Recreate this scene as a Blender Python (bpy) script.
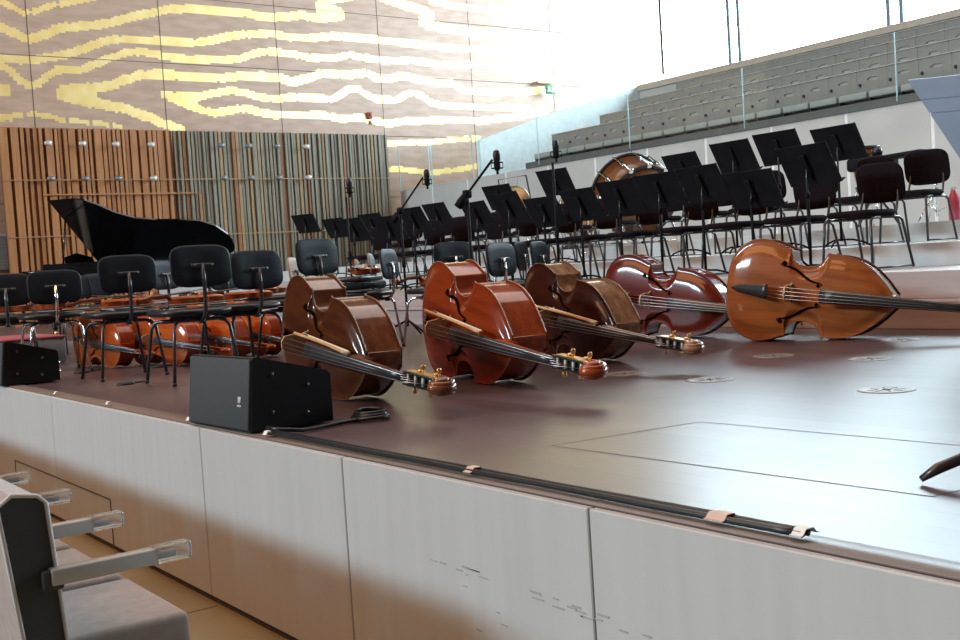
import bpy, bmesh, math, random
from mathutils import Matrix, Vector, Euler
random.seed(7)
PI = math.pi
for _o in list(bpy.data.objects):
    bpy.data.objects.remove(_o, do_unlink=True)
S = bpy.context.scene
C = S.collection

# ------------------------------------------------------------------ camera
cam_d = bpy.data.cameras.new('camera')
cam = bpy.data.objects.new('camera', cam_d)
C.objects.link(cam)
cam_d.sensor_width = 36.0
cam_d.lens = 1115.75 * 36.0 / 960.0
cam_d.clip_start = 0.05
cam_d.clip_end = 200
_yaw, _pit, _rol = math.radians(54.128), math.radians(-2.74), math.radians(-3.646)
_fw = Vector((math.cos(_yaw)*math.cos(_pit), math.sin(_yaw)*math.cos(_pit), math.sin(_pit)))
_r = _fw.cross(Vector((0, 0, 1))).normalized()
_u = _r.cross(_fw)
_r2 = _r*math.cos(_rol) + _u*math.sin(_rol)
_u2 = -_r*math.sin(_rol) + _u*math.cos(_rol)
cam.matrix_world = Matrix(((_r2.x, _u2.x, -_fw.x, 0), (_r2.y, _u2.y, -_fw.y, 0),
                           (_r2.z, _u2.z, -_fw.z, 0.62), (0, 0, 0, 1)))
S.camera = cam

# ------------------------------------------------------------------ light
S.view_settings.view_transform = 'Standard'
S.view_settings.look = 'None'
S.view_settings.gamma = 1.0
S.view_settings.exposure = 0.0
S.view_settings.use_curve_mapping = False
world = bpy.data.worlds.new('world')
S.world = world
world.use_nodes = True
world.node_tree.nodes['Background'].inputs[0].default_value = (1.0, 0.97, 0.94, 1)
world.node_tree.nodes['Background'].inputs[1].default_value = 0.07
WINDOW_STRENGTH = 16.0

def area_light(name, loc, aim, sx, sy, power, color):
    d = bpy.data.lights.new(name, 'AREA')
    d.shape = 'RECTANGLE'
    d.size, d.size_y, d.energy, d.color = sx, sy, power, color
    o = bpy.data.objects.new(name, d)
    C.objects.link(o)
    o.location = loc
    o.rotation_euler = (Vector(aim)-Vector(loc)).to_track_quat('-Z', 'Y').to_euler()
    return o
# daylight from the tall window at the audience end of the hall
area_light('audience_window_light', (-26, 13.5, 12.3), (1.8, 6, 0), 13, 2.0, 8800, (0.64, 0.87, 1.0))
# added warm fill over the audience, no such lamp known; tints the shade
area_light('warm_fill_light', (-5, 7, 10), (-1, 7, 0), 10, 5, 1000, (1.0, 0.47, 0.20))
# stage lamps in the ceiling
area_light('stage_lamps', (6, 9, 12.5), (6, 9, 0), 12, 10, 1000, (1.0, 0.93, 0.86))

# ------------------------------------------------------------------ materials
_M = {}
def mat(name, col, rough=0.5, metal=0.0, coat=0.0, col2=None, nscale=8.0, stretch=(1, 1, 1), bump=0.0,
        spec=0.5, alpha=1.0, coatrough=0.08, contrast=(0.35, 0.65), bscale=None, sheen=0.0):
    if name in _M:
        return _M[name]
    m = bpy.data.materials.new(name)
    m.use_nodes = True
    nt = m.node_tree
    b = nt.nodes['Principled BSDF']
    b.inputs['Base Color'].default_value = (*col, 1)
    b.inputs['Roughness'].default_value = rough
    b.inputs['Metallic'].default_value = metal
    b.inputs['Coat Weight'].default_value = coat
    b.inputs['Coat Roughness'].default_value = coatrough
    b.inputs['Specular IOR Level'].default_value = spec
    b.inputs['Alpha'].default_value = alpha
    if sheen:
        b.inputs['Sheen Weight'].default_value = sheen
    tc = nt.nodes.new('ShaderNodeTexCoord')
    mp = nt.nodes.new('ShaderNodeMapping')
    mp.inputs['Scale'].default_value = stretch
    nt.links.new(tc.outputs['Object'], mp.inputs['Vector'])
    nz = nt.nodes.new('ShaderNodeTexNoise')
    nz.inputs['Scale'].default_value = nscale
    nz.inputs['Detail'].default_value = 5
    nt.links.new(mp.outputs['Vector'], nz.inputs['Vector'])
    rp = nt.nodes.new('ShaderNodeValToRGB')
    c2 = col2 if col2 else tuple(min(1, x*1.12) for x in col)
    rp.color_ramp.elements[0].position = contrast[0]
    rp.color_ramp.elements[1].position = contrast[1]
    rp.color_ramp.elements[0].color = (*col, 1)
    rp.color_ramp.elements[1].color = (*c2, 1)
    nt.links.new(nz.outputs['Fac'], rp.inputs['Fac'])
    nt.links.new(rp.outputs['Color'], b.inputs['Base Color'])
    if bump:
        bn = nt.nodes.new('ShaderNodeBump')
        bn.inputs['Strength'].default_value = bump
        bn.inputs['Distance'].default_value = 0.01
        src = nz
        if bscale:
            src = nt.nodes.new('ShaderNodeTexNoise')
            src.inputs['Scale'].default_value = bscale
            nt.links.new(mp.outputs['Vector'], src.inputs['Vector'])
        nt.links.new(src.outputs['Fac'], bn.inputs['Height'])
        nt.links.new(bn.outputs['Normal'], b.inputs['Normal'])
    _M[name] = m
    return m

def emit_mat(name, col, strength):
    m = bpy.data.materials.new(name)
    m.use_nodes = True
    nt = m.node_tree
    nt.nodes.remove(nt.nodes['Principled BSDF'])
    e = nt.nodes.new('ShaderNodeEmission')
    e.inputs[0].default_value = (*col, 1)
    e.inputs[1].default_value = strength
    nt.links.new(e.outputs[0], nt.nodes['Material Output'].inputs[0])
    return m

def glass_mat(name, tint, fac):
    m = bpy.data.materials.new(name)
    m.use_nodes = True
    nt = m.node_tree
    nt.nodes.remove(nt.nodes['Principled BSDF'])
    t = nt.nodes.new('ShaderNodeBsdfTransparent')
    t.inputs[0].default_value = (*tint, 1)
    g = nt.nodes.new('ShaderNodeBsdfGlossy')
    g.inputs['Roughness'].default_value = 0.02
    mx = nt.nodes.new('ShaderNodeMixShader')
    mx.inputs[0].default_value = fac
    nt.links.new(t.outputs[0], mx.inputs[1])
    nt.links.new(g.outputs[0], mx.inputs[2])
    nt.links.new(mx.outputs[0], nt.nodes['Material Output'].inputs[0])
    return m

def floor_mat():
    m = bpy.data.materials.new('stage_parquet')
    m.use_nodes = True
    nt = m.node_tree
    b = nt.nodes['Principled BSDF']
    tc = nt.nodes.new('ShaderNodeTexCoord')
    mp = nt.nodes.new('ShaderNodeMapping')
    mp.inputs['Rotation'].default_value = (0, 0, PI/2)
    nt.links.new(tc.outputs['Object'], mp.inputs['Vector'])
    br = nt.nodes.new('ShaderNodeTexBrick')
    br.inputs['Scale'].default_value = 1.0
    br.inputs['Brick Width'].default_value = 1.9
    br.inputs['Row Height'].default_value = 0.12
    br.inputs['Mortar Size'].default_value = 0.0025
    br.inputs['Color1'].default_value = (0.088, 0.050, 0.054, 1)
    br.inputs['Color2'].default_value = (0.122, 0.072, 0.076, 1)
    br.inputs['Mortar'].default_value = (0.07, 0.045, 0.04, 1)
    nt.links.new(mp.outputs['Vector'], br.inputs['Vector'])
    nz = nt.nodes.new('ShaderNodeTexNoise')
    nz.inputs['Scale'].default_value = 3.0
    nz.inputs['Detail'].default_value = 6
    nt.links.new(tc.outputs['Object'], nz.inputs['Vector'])
    mx = nt.nodes.new('ShaderNodeMix')
    mx.data_type = 'RGBA'
    mx.blend_type = 'MULTIPLY'
    mx.inputs['Factor'].default_value = 0.35
    nt.links.new(br.outputs['Color'], mx.inputs[6])
    nt.links.new(nz.outputs['Fac'], mx.inputs[7])
    nt.links.new(mx.outputs[2], b.inputs['Base Color'])
    mr = nt.nodes.new('ShaderNodeMapRange')
    mr.inputs[3].default_value = 0.31
    mr.inputs[4].default_value = 0.37
    nt.links.new(nz.outputs['Fac'], mr.inputs[0])
    nt.links.new(mr.outputs[0], b.inputs['Roughness'])
    b.inputs['Specular IOR Level'].default_value = 0.55
    bn = nt.nodes.new('ShaderNodeBump')
    bn.inputs['Strength'].default_value = 0.05
    bn.inputs['Distance'].default_value = 0.002
    nt.links.new(br.outputs['Fac'], bn.inputs['Height'])
    bn.invert = True
    nt.links.new(bn.outputs['Normal'], b.inputs['Normal'])
    return m

black = mat('black_plastic', (0.012, 0.013, 0.016), 0.38, col2=(0.018, 0.019, 0.023))
black_matt = mat('black_matt', (0.006, 0.006, 0.008), 0.65, col2=(0.010, 0.010, 0.012), spec=0.12)
chair_back_m = mat('dark_blue_black_shell', (0.009, 0.011, 0.017), 0.5, col2=(0.012, 0.015, 0.022), spec=0.18)
dark_metal = mat('dark_metal', (0.02, 0.02, 0.024), 0.3, col2=(0.03, 0.03, 0.034), spec=0.7)
chrome = mat('chrome', (0.75, 0.76, 0.78), 0.14, 1.0)
steel = mat('steel', (0.42, 0.43, 0.45), 0.3, 1.0)
brass = mat('brass', (0.62, 0.36, 0.13), 0.32, 1.0)
purple_black = mat('dark_plum_upholstery', (0.008, 0.005, 0.007), 0.85, col2=(0.014, 0.008, 0.011), nscale=60, spec=0.1)
ebony = mat('ebony', (0.016, 0.014, 0.014), 0.32, col2=(0.028, 0.025, 0.025), nscale=20, stretch=(6, 0.5, 6))
white_lacquer = mat('white_lacquer', (0.72, 0.76, 0.78), 0.5)
grey_paint = mat('grey_paint', (0.36, 0.37, 0.37), 0.6)
tape_w = mat('white_tape', (0.72, 0.70, 0.66), 0.7)
rubber = mat('rubber', (0.01, 0.01, 0.01), 0.7)
gloss_black = mat('piano_lacquer', (0.004, 0.004, 0.005), 0.12, coat=0.3)

# ------------------------------------------------------------------ mesh helpers
class MB:
    def __init__(self):
        self.v, self.f, self.mi, self.sm = [], [], [], []
    def add(self, vs, fs, M=None, mi=0, smooth=False):
        o = len(self.v)
        if M is not None:
            vs = [M @ Vector(p) for p in vs]
        self.v += [tuple(p) for p in vs]
        self.f += [tuple(i+o for i in q) for q in fs]
        self.mi += [mi]*len(fs)
        self.sm += [smooth]*len(fs)
        return self
    def build(self, name, mats, parent=None):
        me = bpy.data.meshes.new(name)
        me.from_pydata(self.v, [], self.f)
        if not isinstance(mats, (list, tuple)):
            mats = [mats]
        for m in mats:
            me.materials.append(m)
        me.polygons.foreach_set('material_index', self.mi)
        me.polygons.foreach_set('use_smooth', self.sm)
        bm = bmesh.new()
        bm.from_mesh(me)
        bmesh.ops.recalc_face_normals(bm, faces=bm.faces)
        bm.to_mesh(me)
        bm.free()
        me.update()
        o = bpy.data.objects.new(name, me)
        C.objects.link(o)
        if parent is not None:
            o.parent = parent
        return o
    def box(self, c, s, M=None, mi=0):
        x, y, z = s[0]/2, s[1]/2, s[2]/2
        vs = [(c[0]+a*x, c[1]+b*y, c[2]+d*z) for a in (-1, 1) for b in (-1, 1) for d in (-1, 1)]
        fs = [(0, 1, 3, 2), (4, 6, 7, 5), (0, 4, 5, 1), (2, 3, 7, 6), (0, 2, 6, 4), (1, 5, 7, 3)]
        return self.add(vs, fs, M, mi)
    def rbox(self, c, s, r=0.01, seg=2, M=None, mi=0, smooth=True):
        bm = bmesh.new()
        bmesh.ops.create_cube(bm, size=1)
        for v in bm.verts:
            v.co = Vector((v.co.x*s[0], v.co.y*s[1], v.co.z*s[2]))
        r = min(r, 0.49*min(s))
        bmesh.ops.bevel(bm, geom=list(bm.edges), offset=r, segments=seg, profile=0.5, affect='EDGES')
        bm.verts.index_update()
        vs = [(v.co.x+c[0], v.co.y+c[1], v.co.z+c[2]) for v in bm.verts]
        fs = [tuple(v.index for v in f.verts) for f in bm.faces]
        bm.free()
        return self.add(vs, fs, M, mi, smooth)
    def tube(self, pts, r, n=8, M=None, mi=0, closed=False):
        P = [Vector(p) for p in pts]
        k = len(P)
        rs = r if isinstance(r, (list, tuple)) else [r]*k
        vs, fs = [], []
        prev = None
        for i in range(k):
            if closed:
                t = (P[(i+1) % k]-P[i-1])
            else:
                t = P[min(i+1, k-1)]-P[max(i-1, 0)]
            t.normalize()
            if prev is None:
                a = Vector((0, 0, 1)) if abs(t.z) < 0.9 else Vector((1, 0, 0))
                nrm = t.cross(a).normalized()
            else:
                nrm = prev - t*prev.dot(t)
                if nrm.length < 1e-6:
                    nrm = t.orthogonal()
                nrm.normalize()
            prev = nrm
            bi = t.cross(nrm)
            for j in range(n):
                a = 2*PI*j/n
                vs.append(P[i] + (nrm*math.cos(a)+bi*math.sin(a))*rs[i])
        m = k if closed else k-1
        for i in range(m):
            for j in range(n):
                a, b = i*n+j, i*n+(j+1) % n
                c_, d = ((i+1) % k)*n+(j+1) % n, ((i+1) % k)*n+j
                fs.append((a, b, c_, d))
        if not closed:
            fs.append(tuple(range(n-1, -1, -1)))
            fs.append(tuple((k-1)*n+j for j in range(n)))
        return self.add(vs, fs, M, mi, True)
    def lathe(self, prof, n=24, M=None, mi=0, smooth=True):
        vs, fs = [], []
        k = len(prof)
        for (r, z) in prof:
            for j in range(n):
                a = 2*PI*j/n
                vs.append((r*math.cos(a), r*math.sin(a), z))
        for i in range(k-1):
            for j in range(n):
                fs.append((i*n+j, i*n+(j+1) % n, (i+1)*n+(j+1) % n, (i+1)*n+j))
        if prof[0][0] > 1e-5:
            fs.append(tuple(range(n-1, -1, -1)))
        if prof[-1][0] > 1e-5:
            fs.append(tuple((k-1)*n+j for j in range(n)))
        return self.add(vs, fs, M, mi, smooth)
    def prism(self, poly, t, M=None, mi=0, smooth=False):
        """outline in the local xy plane, thick from z=0 to z=t"""
        n = len(poly)
        vs = [(p[0], p[1], 0) for p in poly]+[(p[0], p[1], t) for p in poly]
        fs = [tuple(range(n-1, -1, -1)), tuple(range(n, 2*n))]
        fs += [(i, (i+1) % n, n+(i+1) % n, n+i) for i in range(n)]
        return self.add(vs, fs, M, mi, smooth)
    def pad(self, w, h, t, ex=4.0, bend=0.0, n=36, M=None, mi=0, dome=0.0, rad=None):
        """rounded pad in local xy, thickness along z, bent so z += bend*x^2"""
        e = rad if rad else t*0.5
        lay = [(0, -t/2, 1), (0.55, -t/2, 1), (-e, -t/2, 0), (-e*0.3, -t/2+e*0.45, 0), (0, 0, 0), (-e*0.3, t/2-e*0.45, 0),
               (-e, t/2, 0), (0.55, t/2+dome*0.6, 1), (0, t/2+dome, 1)]
        vs, fs = [], []
        for (sc, z, kind) in lay:
            for j in range(n):
                a = 2*PI*j/n
                ca, sa = math.cos(a), math.sin(a)
                x = math.copysign(abs(ca)**(2/ex), ca)*w/2
                y = math.copysign(abs(sa)**(2/ex), sa)*h/2
                if kind:
                    x, y = x*max(sc, 0.02), y*max(sc, 0.02)
                else:
                    x, y = x*(1+sc/(w/2)), y*(1+sc/(h/2))
                vs.append((x, y, z+bend*x*x))
        k = len(lay)
        for i in range(k-1):
            for j in range(n):
                fs.append((i*n+j, i*n+(j+1) % n, (i+1)*n+(j+1) % n, (i+1)*n+j))
        fs.append(tuple(range(n-1, -1, -1)))
        fs.append(tuple((k-1)*n+j for j in range(n)))
        return self.add(vs, fs, M, mi, True)

def T(x, y, z): return Matrix.Translation((x, y, z))
def RX(a): return Matrix.Rotation(a, 4, 'X')
def RY(a): return Matrix.Rotation(a, 4, 'Y')
def RZ(a): return Matrix.Rotation(a, 4, 'Z')
def arc(c, r, a0, a1, n, plane='xz'):
    out = []
    for i in range(n+1):
        a = a0+(a1-a0)*i/n
        p, q = r*math.cos(a), r*math.sin(a)
        out.append({'xz': (c[0]+p, c[1], c[2]+q), 'yz': (c[0], c[1]+p, c[2]+q), 'xy': (c[0]+p, c[1]+q, c[2])}[plane])
    return out

def tag(o, label=None, cat=None, group=None, kind=None):
    if label: o['label'] = label
    if cat: o['category'] = cat
    if group: o['group'] = group
    if kind: o['kind'] = kind
    return o
def thing(name, label, cat, loc=(0, 0, 0), rz=0.0, group=None):
    o = bpy.data.objects.new(name, None)
    o.empty_display_size = 0.1
    C.objects.link(o)
    o.location = loc
    o.rotation_euler = (0, 0, rz)
    return tag(o, label, cat, group)
def struct(name, mb, m, label=None):
    o = mb.build(name, m)
    return tag(o, label, None, None, 'structure')
_kids = {}
def kids(o):
    if o.name not in _kids:
        _kids[o.name] = list(o.children)
    return _kids[o.name]
def dup(o, parent=None):
    c = o.copy()
    C.objects.link(c)
    if parent is not None:
        c.parent = parent
        c.matrix_parent_inverse = o.matrix_parent_inverse
    for ch in kids(o):
        dup(ch, c)
    return c
_used = set()
def put(proto, loc, rz, label, group=None, scale=None):
    """first call moves the prototype itself, later calls copy it with its parts"""
    if proto.name in _used:
        o = dup(proto)
    else:
        kids(proto)
        for k in kids(proto):
            kids(k)
        _used.add(proto.name)
        o = proto
    o.location = loc
    o.rotation_euler = (0, 0, rz)
    if scale:
        o.scale = (scale,)*3
    o['label'] = label
    if group: o['group'] = group
    return o

# ================================================================== THE HALL
SX = 1.84            # front edge of the stage
FZ = -0.78           # audience floor
WY = 24.0            # far side wall with the gold pattern
CX = 15.05           # front wall of the choir gallery
BX = 24.7            # back window plane

def wood_panel_mat():
    m = mat('birch_ply', (0.42, 0.262, 0.185), 0.42, col2=(0.50, 0.325, 0.24), nscale=2.2, stretch=(1, 1, 4), spec=0.5)
    return m
ply = wood_panel_mat()
gold = mat('gold_leaf', (0.80, 0.56, 0.20), 0.38, 0.6, col2=(0.88, 0.66, 0.30), nscale=3.0, spec=0.6)
seam = mat('seam_dark', (0.09, 0.07, 0.06), 0.8)

# the pattern of the far wall: gold leaf laid in stepped bands on plywood panels
BANDS = [
    (0.062, [(5.89,6.58), (6.12,6.49), (6.36,6.39), (6.67,6.50), (7.08,6.64), (7.82,6.83)]),
    (0.094, [(5.76,6.10), (5.85,6.07), (6.13,5.97), (6.38,5.87), (6.62,5.94), (7.04,6.14), (7.46,6.21), (7.88,6.26), (8.21,6.37), (8.65,6.51), (9.11,6.64), (9.45,6.72), (9.80,6.77), (10.15,6.77), (11.12,6.79), (11.74,6.73), (12.25,6.78), (12.65,6.85), (13.18,6.82), (13.60,6.86), (13.82,6.92), (13.69,7.03), (13.37,7.10), (13.21,7.18), (13.49,7.28), (14.05,7.40), (14.64,7.58)]),
    (0.145, [(13.15,7.06), (13.57,6.93)]),
    (0.087, [(5.80,5.45), (6.19,5.43), (6.48,5.44), (6.79,5.52), (7.20,5.61), (7.52,5.75), (7.85,5.90), (8.18,5.99), (8.72,6.00), (9.17,6.01), (9.86,6.01), (10.34,6.09), (10.83,6.23), (11.20,6.30), (11.84,6.36), (12.35,6.31), (12.88,6.33), (13.56,6.42), (14.26,6.42), (15.12,6.40), (15.87,6.38), (16.63,6.35), (17.43,6.35), (17.92,6.38), (19.97,6.29), (21.43,6.17), (22.97,6.08)]),
    (0.082, [(5.70,5.36), (5.79,5.30), (5.98,5.21), (6.15,5.02), (6.34,4.91), (6.50,4.95), (6.72,5.13), (6.93,5.26), (7.42,5.29), (7.71,5.43), (8.04,5.57), (8.37,5.70), (8.70,5.76), (9.03,5.72), (9.26,5.67), (9.83,5.65), (10.42,5.67), (11.03,5.72), (11.29,5.83), (11.60,5.93), (11.93,5.94), (12.45,5.92), (12.84,5.85), (13.52,5.89), (13.94,5.99), (14.36,5.94), (14.94,5.90), (15.68,5.95), (16.14,5.94), (16.60,5.89), (17.23,5.92), (17.89,5.98), (19.93,5.79), (22.15,5.70)]),
    (0.121, [(5.64,4.79), (5.75,4.80), (5.87,4.80)]),
    (0.095, [(6.89,4.76), (6.94,4.83), (7.25,4.90), (7.56,4.92), (7.99,4.98), (8.32,5.12), (8.66,5.24), (9.00,5.28), (9.45,5.28), (10.03,5.26), (10.51,5.27), (11.00,5.33), (11.55,5.36), (12.01,5.34), (12.32,5.26), (12.67,5.34), (13.08,5.48), (13.49,5.50), (13.90,5.50), (14.33,5.57), (14.61,5.48), (14.99,5.45), (15.35,5.54), (15.65,5.53), (16.25,5.43), (16.88,5.44), (17.34,5.27), (17.83,5.27), (19.19,5.29), (20.63,5.46)]),
    (0.108, [(6.93,4.74), (7.23,4.67), (7.64,4.60), (7.96,4.55), (8.28,4.50), (8.60,4.40), (8.92,4.28), (9.25,4.15), (9.52,4.07)]),
    (0.147, [(6.97,4.79), (7.24,4.82), (7.59,4.77)]),
    (0.083, [(9.14,4.83), (9.53,4.82), (10.00,4.82), (10.36,4.92), (10.73,5.00), (11.10,4.95), (11.46,4.87), (11.84,4.84), (12.24,4.90), (12.76,4.90), (13.30,4.89), (13.59,5.00), (13.88,5.16), (14.10,5.17), (14.29,5.05), (14.57,4.94), (15.15,4.93), (15.46,5.07), (15.68,5.13), (15.92,5.09), (16.21,4.92), (16.67,4.83), (17.80,4.84), (19.50,4.87)]),
    (0.087, [(9.30,4.77), (9.63,4.65), (9.98,4.53), (10.33,4.47), (10.69,4.53), (11.07,4.60), (11.44,4.52), (11.81,4.47), (12.47,4.48), (13.14,4.50), (13.54,4.42), (14.10,4.46), (14.67,4.37), (14.96,4.33), (15.41,4.41), (15.87,4.43), (16.49,4.47), (17.12,4.48), (17.77,4.47), (19.14,4.64), (20.03,4.78)]),
    (0.111, [(9.30,4.79), (9.57,4.73), (9.89,4.68)]),
    (0.054, [(5.61,4.21), (5.71,4.23), (6.00,4.30), (6.40,4.33), (6.69,4.30), (6.99,4.21), (7.40,4.20), (7.82,4.16), (8.14,4.11)]),
    (0.067, [(14.86,3.83), (15.22,3.86), (16.13,3.89), (16.76,3.96), (17.73,4.02)]),
    (0.067, [(14.69,3.18), (15.17,3.20), (16.07,3.10), (17.02,3.20), (17.74,3.31)]),
    (0.115, [(14.78,7.54), (15.20,7.43), (15.64,7.34), (16.24,7.24), (16.45,7.13), (16.09,6.95), (16.36,6.87), (16.99,6.84), (17.95,6.80), (20.72,6.66), (23.83,6.72)]),
    (0.090, [(16.42,7.54), (17.03,7.44), (18.00,7.44), (20.79,7.50), (23.90,7.60)]),
    (0.069, [(5.81,6.45), (5.89,6.58), (6.00,6.68)]),
]

# the veneer is book-matched: the same figure runs on, mirrored, beyond the part the photo shows
BANDS += [(th, [(11.5-x, z) for x, z in pts]) for th, pts in BANDS]
BANDS += [(th, [(x, 16.3-z) for x, z in pts]) for th, pts in BANDS]
def gold_rows(x0, x1, z0, z1, dz, dx):
    rows = []
    z = z0
    while z < z1-1e-6:
        zc = z+dz/2
        iv = []
        for th, pts in BANDS:
            th = th*1.06
            for (ax, az), (bx, bz) in zip(pts[:-1], pts[1:]):
                n = max(1, int(abs(bx-ax)/dx*1.0), int(abs(bz-az)/dz*1.5))
                for i in range(n+1):
                    t = i/n
                    px, pz = ax+(bx-ax)*t, az+(bz-az)*t
                    d = abs(pz-zc)
                    if d < th:
                        w = max(dx*0.5, 0.6*math.sqrt(max(0, th*th-d*d)))
                        iv.append((round((px-w)/dx)*dx, max(round((px+w)/dx), round((px-w)/dx)+1)*dx))
        iv.sort()
        out = []
        for a, b in iv:
            if out and a <= out[-1][1]+1e-6:
                out[-1][1] = max(out[-1][1], b)
            else:
                out.append([a, b])
        rows.append((z, z+dz, [(max(x0, a), min(x1, b)) for a, b in out if b > x0 and a < x1]))
        z += dz
    return rows
wall = MB()
wx0, wx1, wz0, wz1 = 0.5, BX, FZ, 11.0
def wq(a, b, c, d, mi, y=WY):
    wall.add([(a, y, c), (b, y, c), (b, y, d), (a, y, d)], [(0, 1, 2, 3)], None, mi)
wq(wx0, wx1, wz0, 2.0, 0)
for (za, zb, iv) in gold_rows(wx0, wx1, 2.0, wz1, 0.04, 0.07):
    x = wx0
    for a, b in iv:
        if a > x: wq(x, a, za, zb, 0)
        wq(a, b, za, zb, 1)
        x = b
    if x < wx1: wq(x, wx1, za, zb, 0)
for i in range(9):
    x = 0.78+2.8*i
    wq(x-0.008, x+0.008, wz0, wz1, 2, WY-0.004)
for z in (2.5, 4.02, 5.53, 7.01, 8.5, 10.0):
    wq(wx0, wx1, z-0.007, z+0.007, 2, WY-0.005)
wall.box(((wx0+wx1)/2, WY+0.15, (wz0+wz1)/2), (wx1-wx0, 0.28, wz1-wz0), None, 0)
struct('wall_left', wall, [ply, gold, seam], 'pale plywood wall with stepped bands of gold leaf')

# stage
stage_m = floor_mat()
mb = MB()
mb.box((SX+(8.6-SX)/2, 8.5, -0.04), (8.6-SX, 31, 0.08))
struct('floor', mb, stage_m, 'dark parquet stage floor')
face_m = mat('stage_front_board', (0.43, 0.43, 0.425), 0.5, col2=(0.475, 0.475, 0.47), nscale=2.0, stretch=(1, 9, 0.4), contrast=(0.25, 0.75))
scuff_m = mat('scuff', (0.30, 0.29, 0.28), 0.8)
mb = MB()
edges = [-5.2, -2.9, -0.6, 0.75, 2.103, 3.371, 4.642, 6.983, 9.3, 11.6, 13.9, 16.2, 18.5, 20.8, 23.9]
for a, b in zip(edges[:-1], edges[1:]):
    mb.rbox((SX-0.012, (a+b)/2, FZ/2+0.018), (0.024, b-a-0.007, -FZ-0.04), 0.003, 1, None, 0, False)
mb.box((SX+0.03, 8.5, FZ/2-0.045), (0.05, 31, -FZ-0.09), None, 1)
struct('wall_stage_front', mb, [face_m, seam], 'pale boarded front of the stage with upright joints')
mb = MB()
mb.rbox((SX+0.045, 8.5, 0.002), (0.09, 31, 0.008), 0.002, 1)
struct('trim_1', mb, mat('edge_strip', (0.16, 0.12, 0.10), 0.4), 'dark edging strip along the stage front')
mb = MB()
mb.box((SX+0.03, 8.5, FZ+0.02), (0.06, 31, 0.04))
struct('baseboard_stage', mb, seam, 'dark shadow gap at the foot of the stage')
# small access hatch in the stage front, far left
mb = MB()
for (y0, y1, z0, z1) in [(5.97, 5.97, -0.76, -0.493), (8.0, 8.0, -0.76, -0.493)]:
    mb.box((SX-0.026, y0, (z0+z1)/2), (0.004, 0.008, z1-z0))
mb.box((SX-0.026, 6.985, -0.493), (0.004, 2.03, 0.006))
struct('trim_2', mb, seam, 'thin joint lines of a hatch in the stage front')
# scuff marks
mb = MB()
rs = random.Random(3)
for k in range(46):
    y = rs.uniform(0.9, 2.9)
    z = -0.26-0.05*(2.9-y)*0.4+rs.uniform(-0.012, 0.012) if k < 34 else rs.uniform(-0.5, -0.08)
    mb.box((SX-0.0248, y, z), (0.0012, rs.uniform(0.01, 0.06), rs.uniform(0.002, 0.006)), RX(0) )
struct('trim_3', mb, scuff_m, 'thin dark scuff marks on the boarded stage front')

# audience floor
mb = MB()
mb.box((-13.0, 8.5, FZ-0.05), (29.7, 31, 0.1))
aud_m = mat('pale_yellow_floor', (0.28, 0.25, 0.17), 0.35, col2=(0.34, 0.30, 0.205), nscale=1.5)
struct('floor_audience', mb, aud_m, 'pale yellow audience floor below the stage')
mb = MB()
for y in [1.0+1.2*i for i in range(14)]:
    mb.box((0.9, y, FZ+0.0006), (1.85, 0.006, 0.0012))
struct('trim_4', mb, seam, 'thin joints across the audience floor')

# risers behind the stage floor
riser_w = mat('pinkish_riser_wood', (0.37, 0.30, 0.285), 0.42, col2=(0.43, 0.355, 0.34), nscale=3, stretch=(1, 0.4, 6))
riser_l = mat('pale_riser_board', (0.55, 0.555, 0.55), 0.5, col2=(0.61, 0.615, 0.61), nscale=2)
mb = MB()
mb.rbox((7.6, 8.5, 0.085), (1.4, 30.6, 0.17), 0.004, 1, None, 0, False)
mb.rbox((7.6, 8.5, 0.1825), (1.46, 30.6, 0.025), 0.004, 1, None, 0, False)
struct('floor_riser_1', mb, riser_w, 'low wooden step along the back of the stage')
mb = MB()
mb.rbox((7.95, 8.5, 0.2925), (1.6, 30.6, 0.195), 0.004, 1, None, 0, False)
struct('floor_riser_2', mb, riser_w, 'first wooden riser behind the stage floor')
mb = MB()
for y in [-6.3+1.35*i for i in range(22)]:
    mb.rbox((9.45, y+0.675, 0.29), (1.9, 1.344, 0.58), 0.003, 1, None, 0, False)
struct('floor_riser_3', mb, riser_l, 'pale boarded second riser')
mb = MB()
for y in [-6.3+1.35*i for i in range(22)]:
    mb.rbox((12.8, y+0.675, 0.39), (5.0, 1.344, 0.78), 0.003, 1, None, 0, False)
struct('floor_riser_4', mb, riser_l, 'pale boarded top riser under the percussion')

# choir gallery front wall of grey panels
cw = mat('grey_wall_panel', (0.50, 0.495, 0.48), 0.55, col2=(0.57, 0.565, 0.55), nscale=1.2, spec=0.3)
cj = mat('pale_joint', (0.78, 0.80, 0.80), 0.5)
mb = MB()
y = 23.9
k = 0
while y > -3:
    mb.rbox((CX+0.03, y-0.74, 1.665), (0.06, 1.40, 1.95), 0.004, 1, None, 0, False)
    mb.box((CX+0.035, y-1.47, 1.665), (0.05, 0.06, 1.95), None, 1)
    y -= 1.46
    k += 1
struct('wall_choir_front', mb, [cw, cj], 'grey panelled wall below the choir seats')
mb = MB()
mb.box((CX+0.05, 8.9, 2.70), (0.16, 19.7, 0.12))
struct('trim_5', mb, mat('dark_rail', (0.10, 0.105, 0.10), 0.5), 'dark ledge along the foot of the choir seats')
# choir terraces
tier_m = mat('grey_tier', (0.33, 0.325, 0.31), 0.6)
mb = MB()
for k in range(5):
    x0 = CX+0.1 + (0 if k == 0 else 1.04*k+0.1)
    mb.box(((x0+BX)/2, 8.4, 1.2+0.385*k/1.0 + 0.0), (BX-x0, 24.0, 2.45 + 0.0))
struct('floor_choir', mb, tier_m, 'grey terraced floor of the choir gallery')
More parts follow.
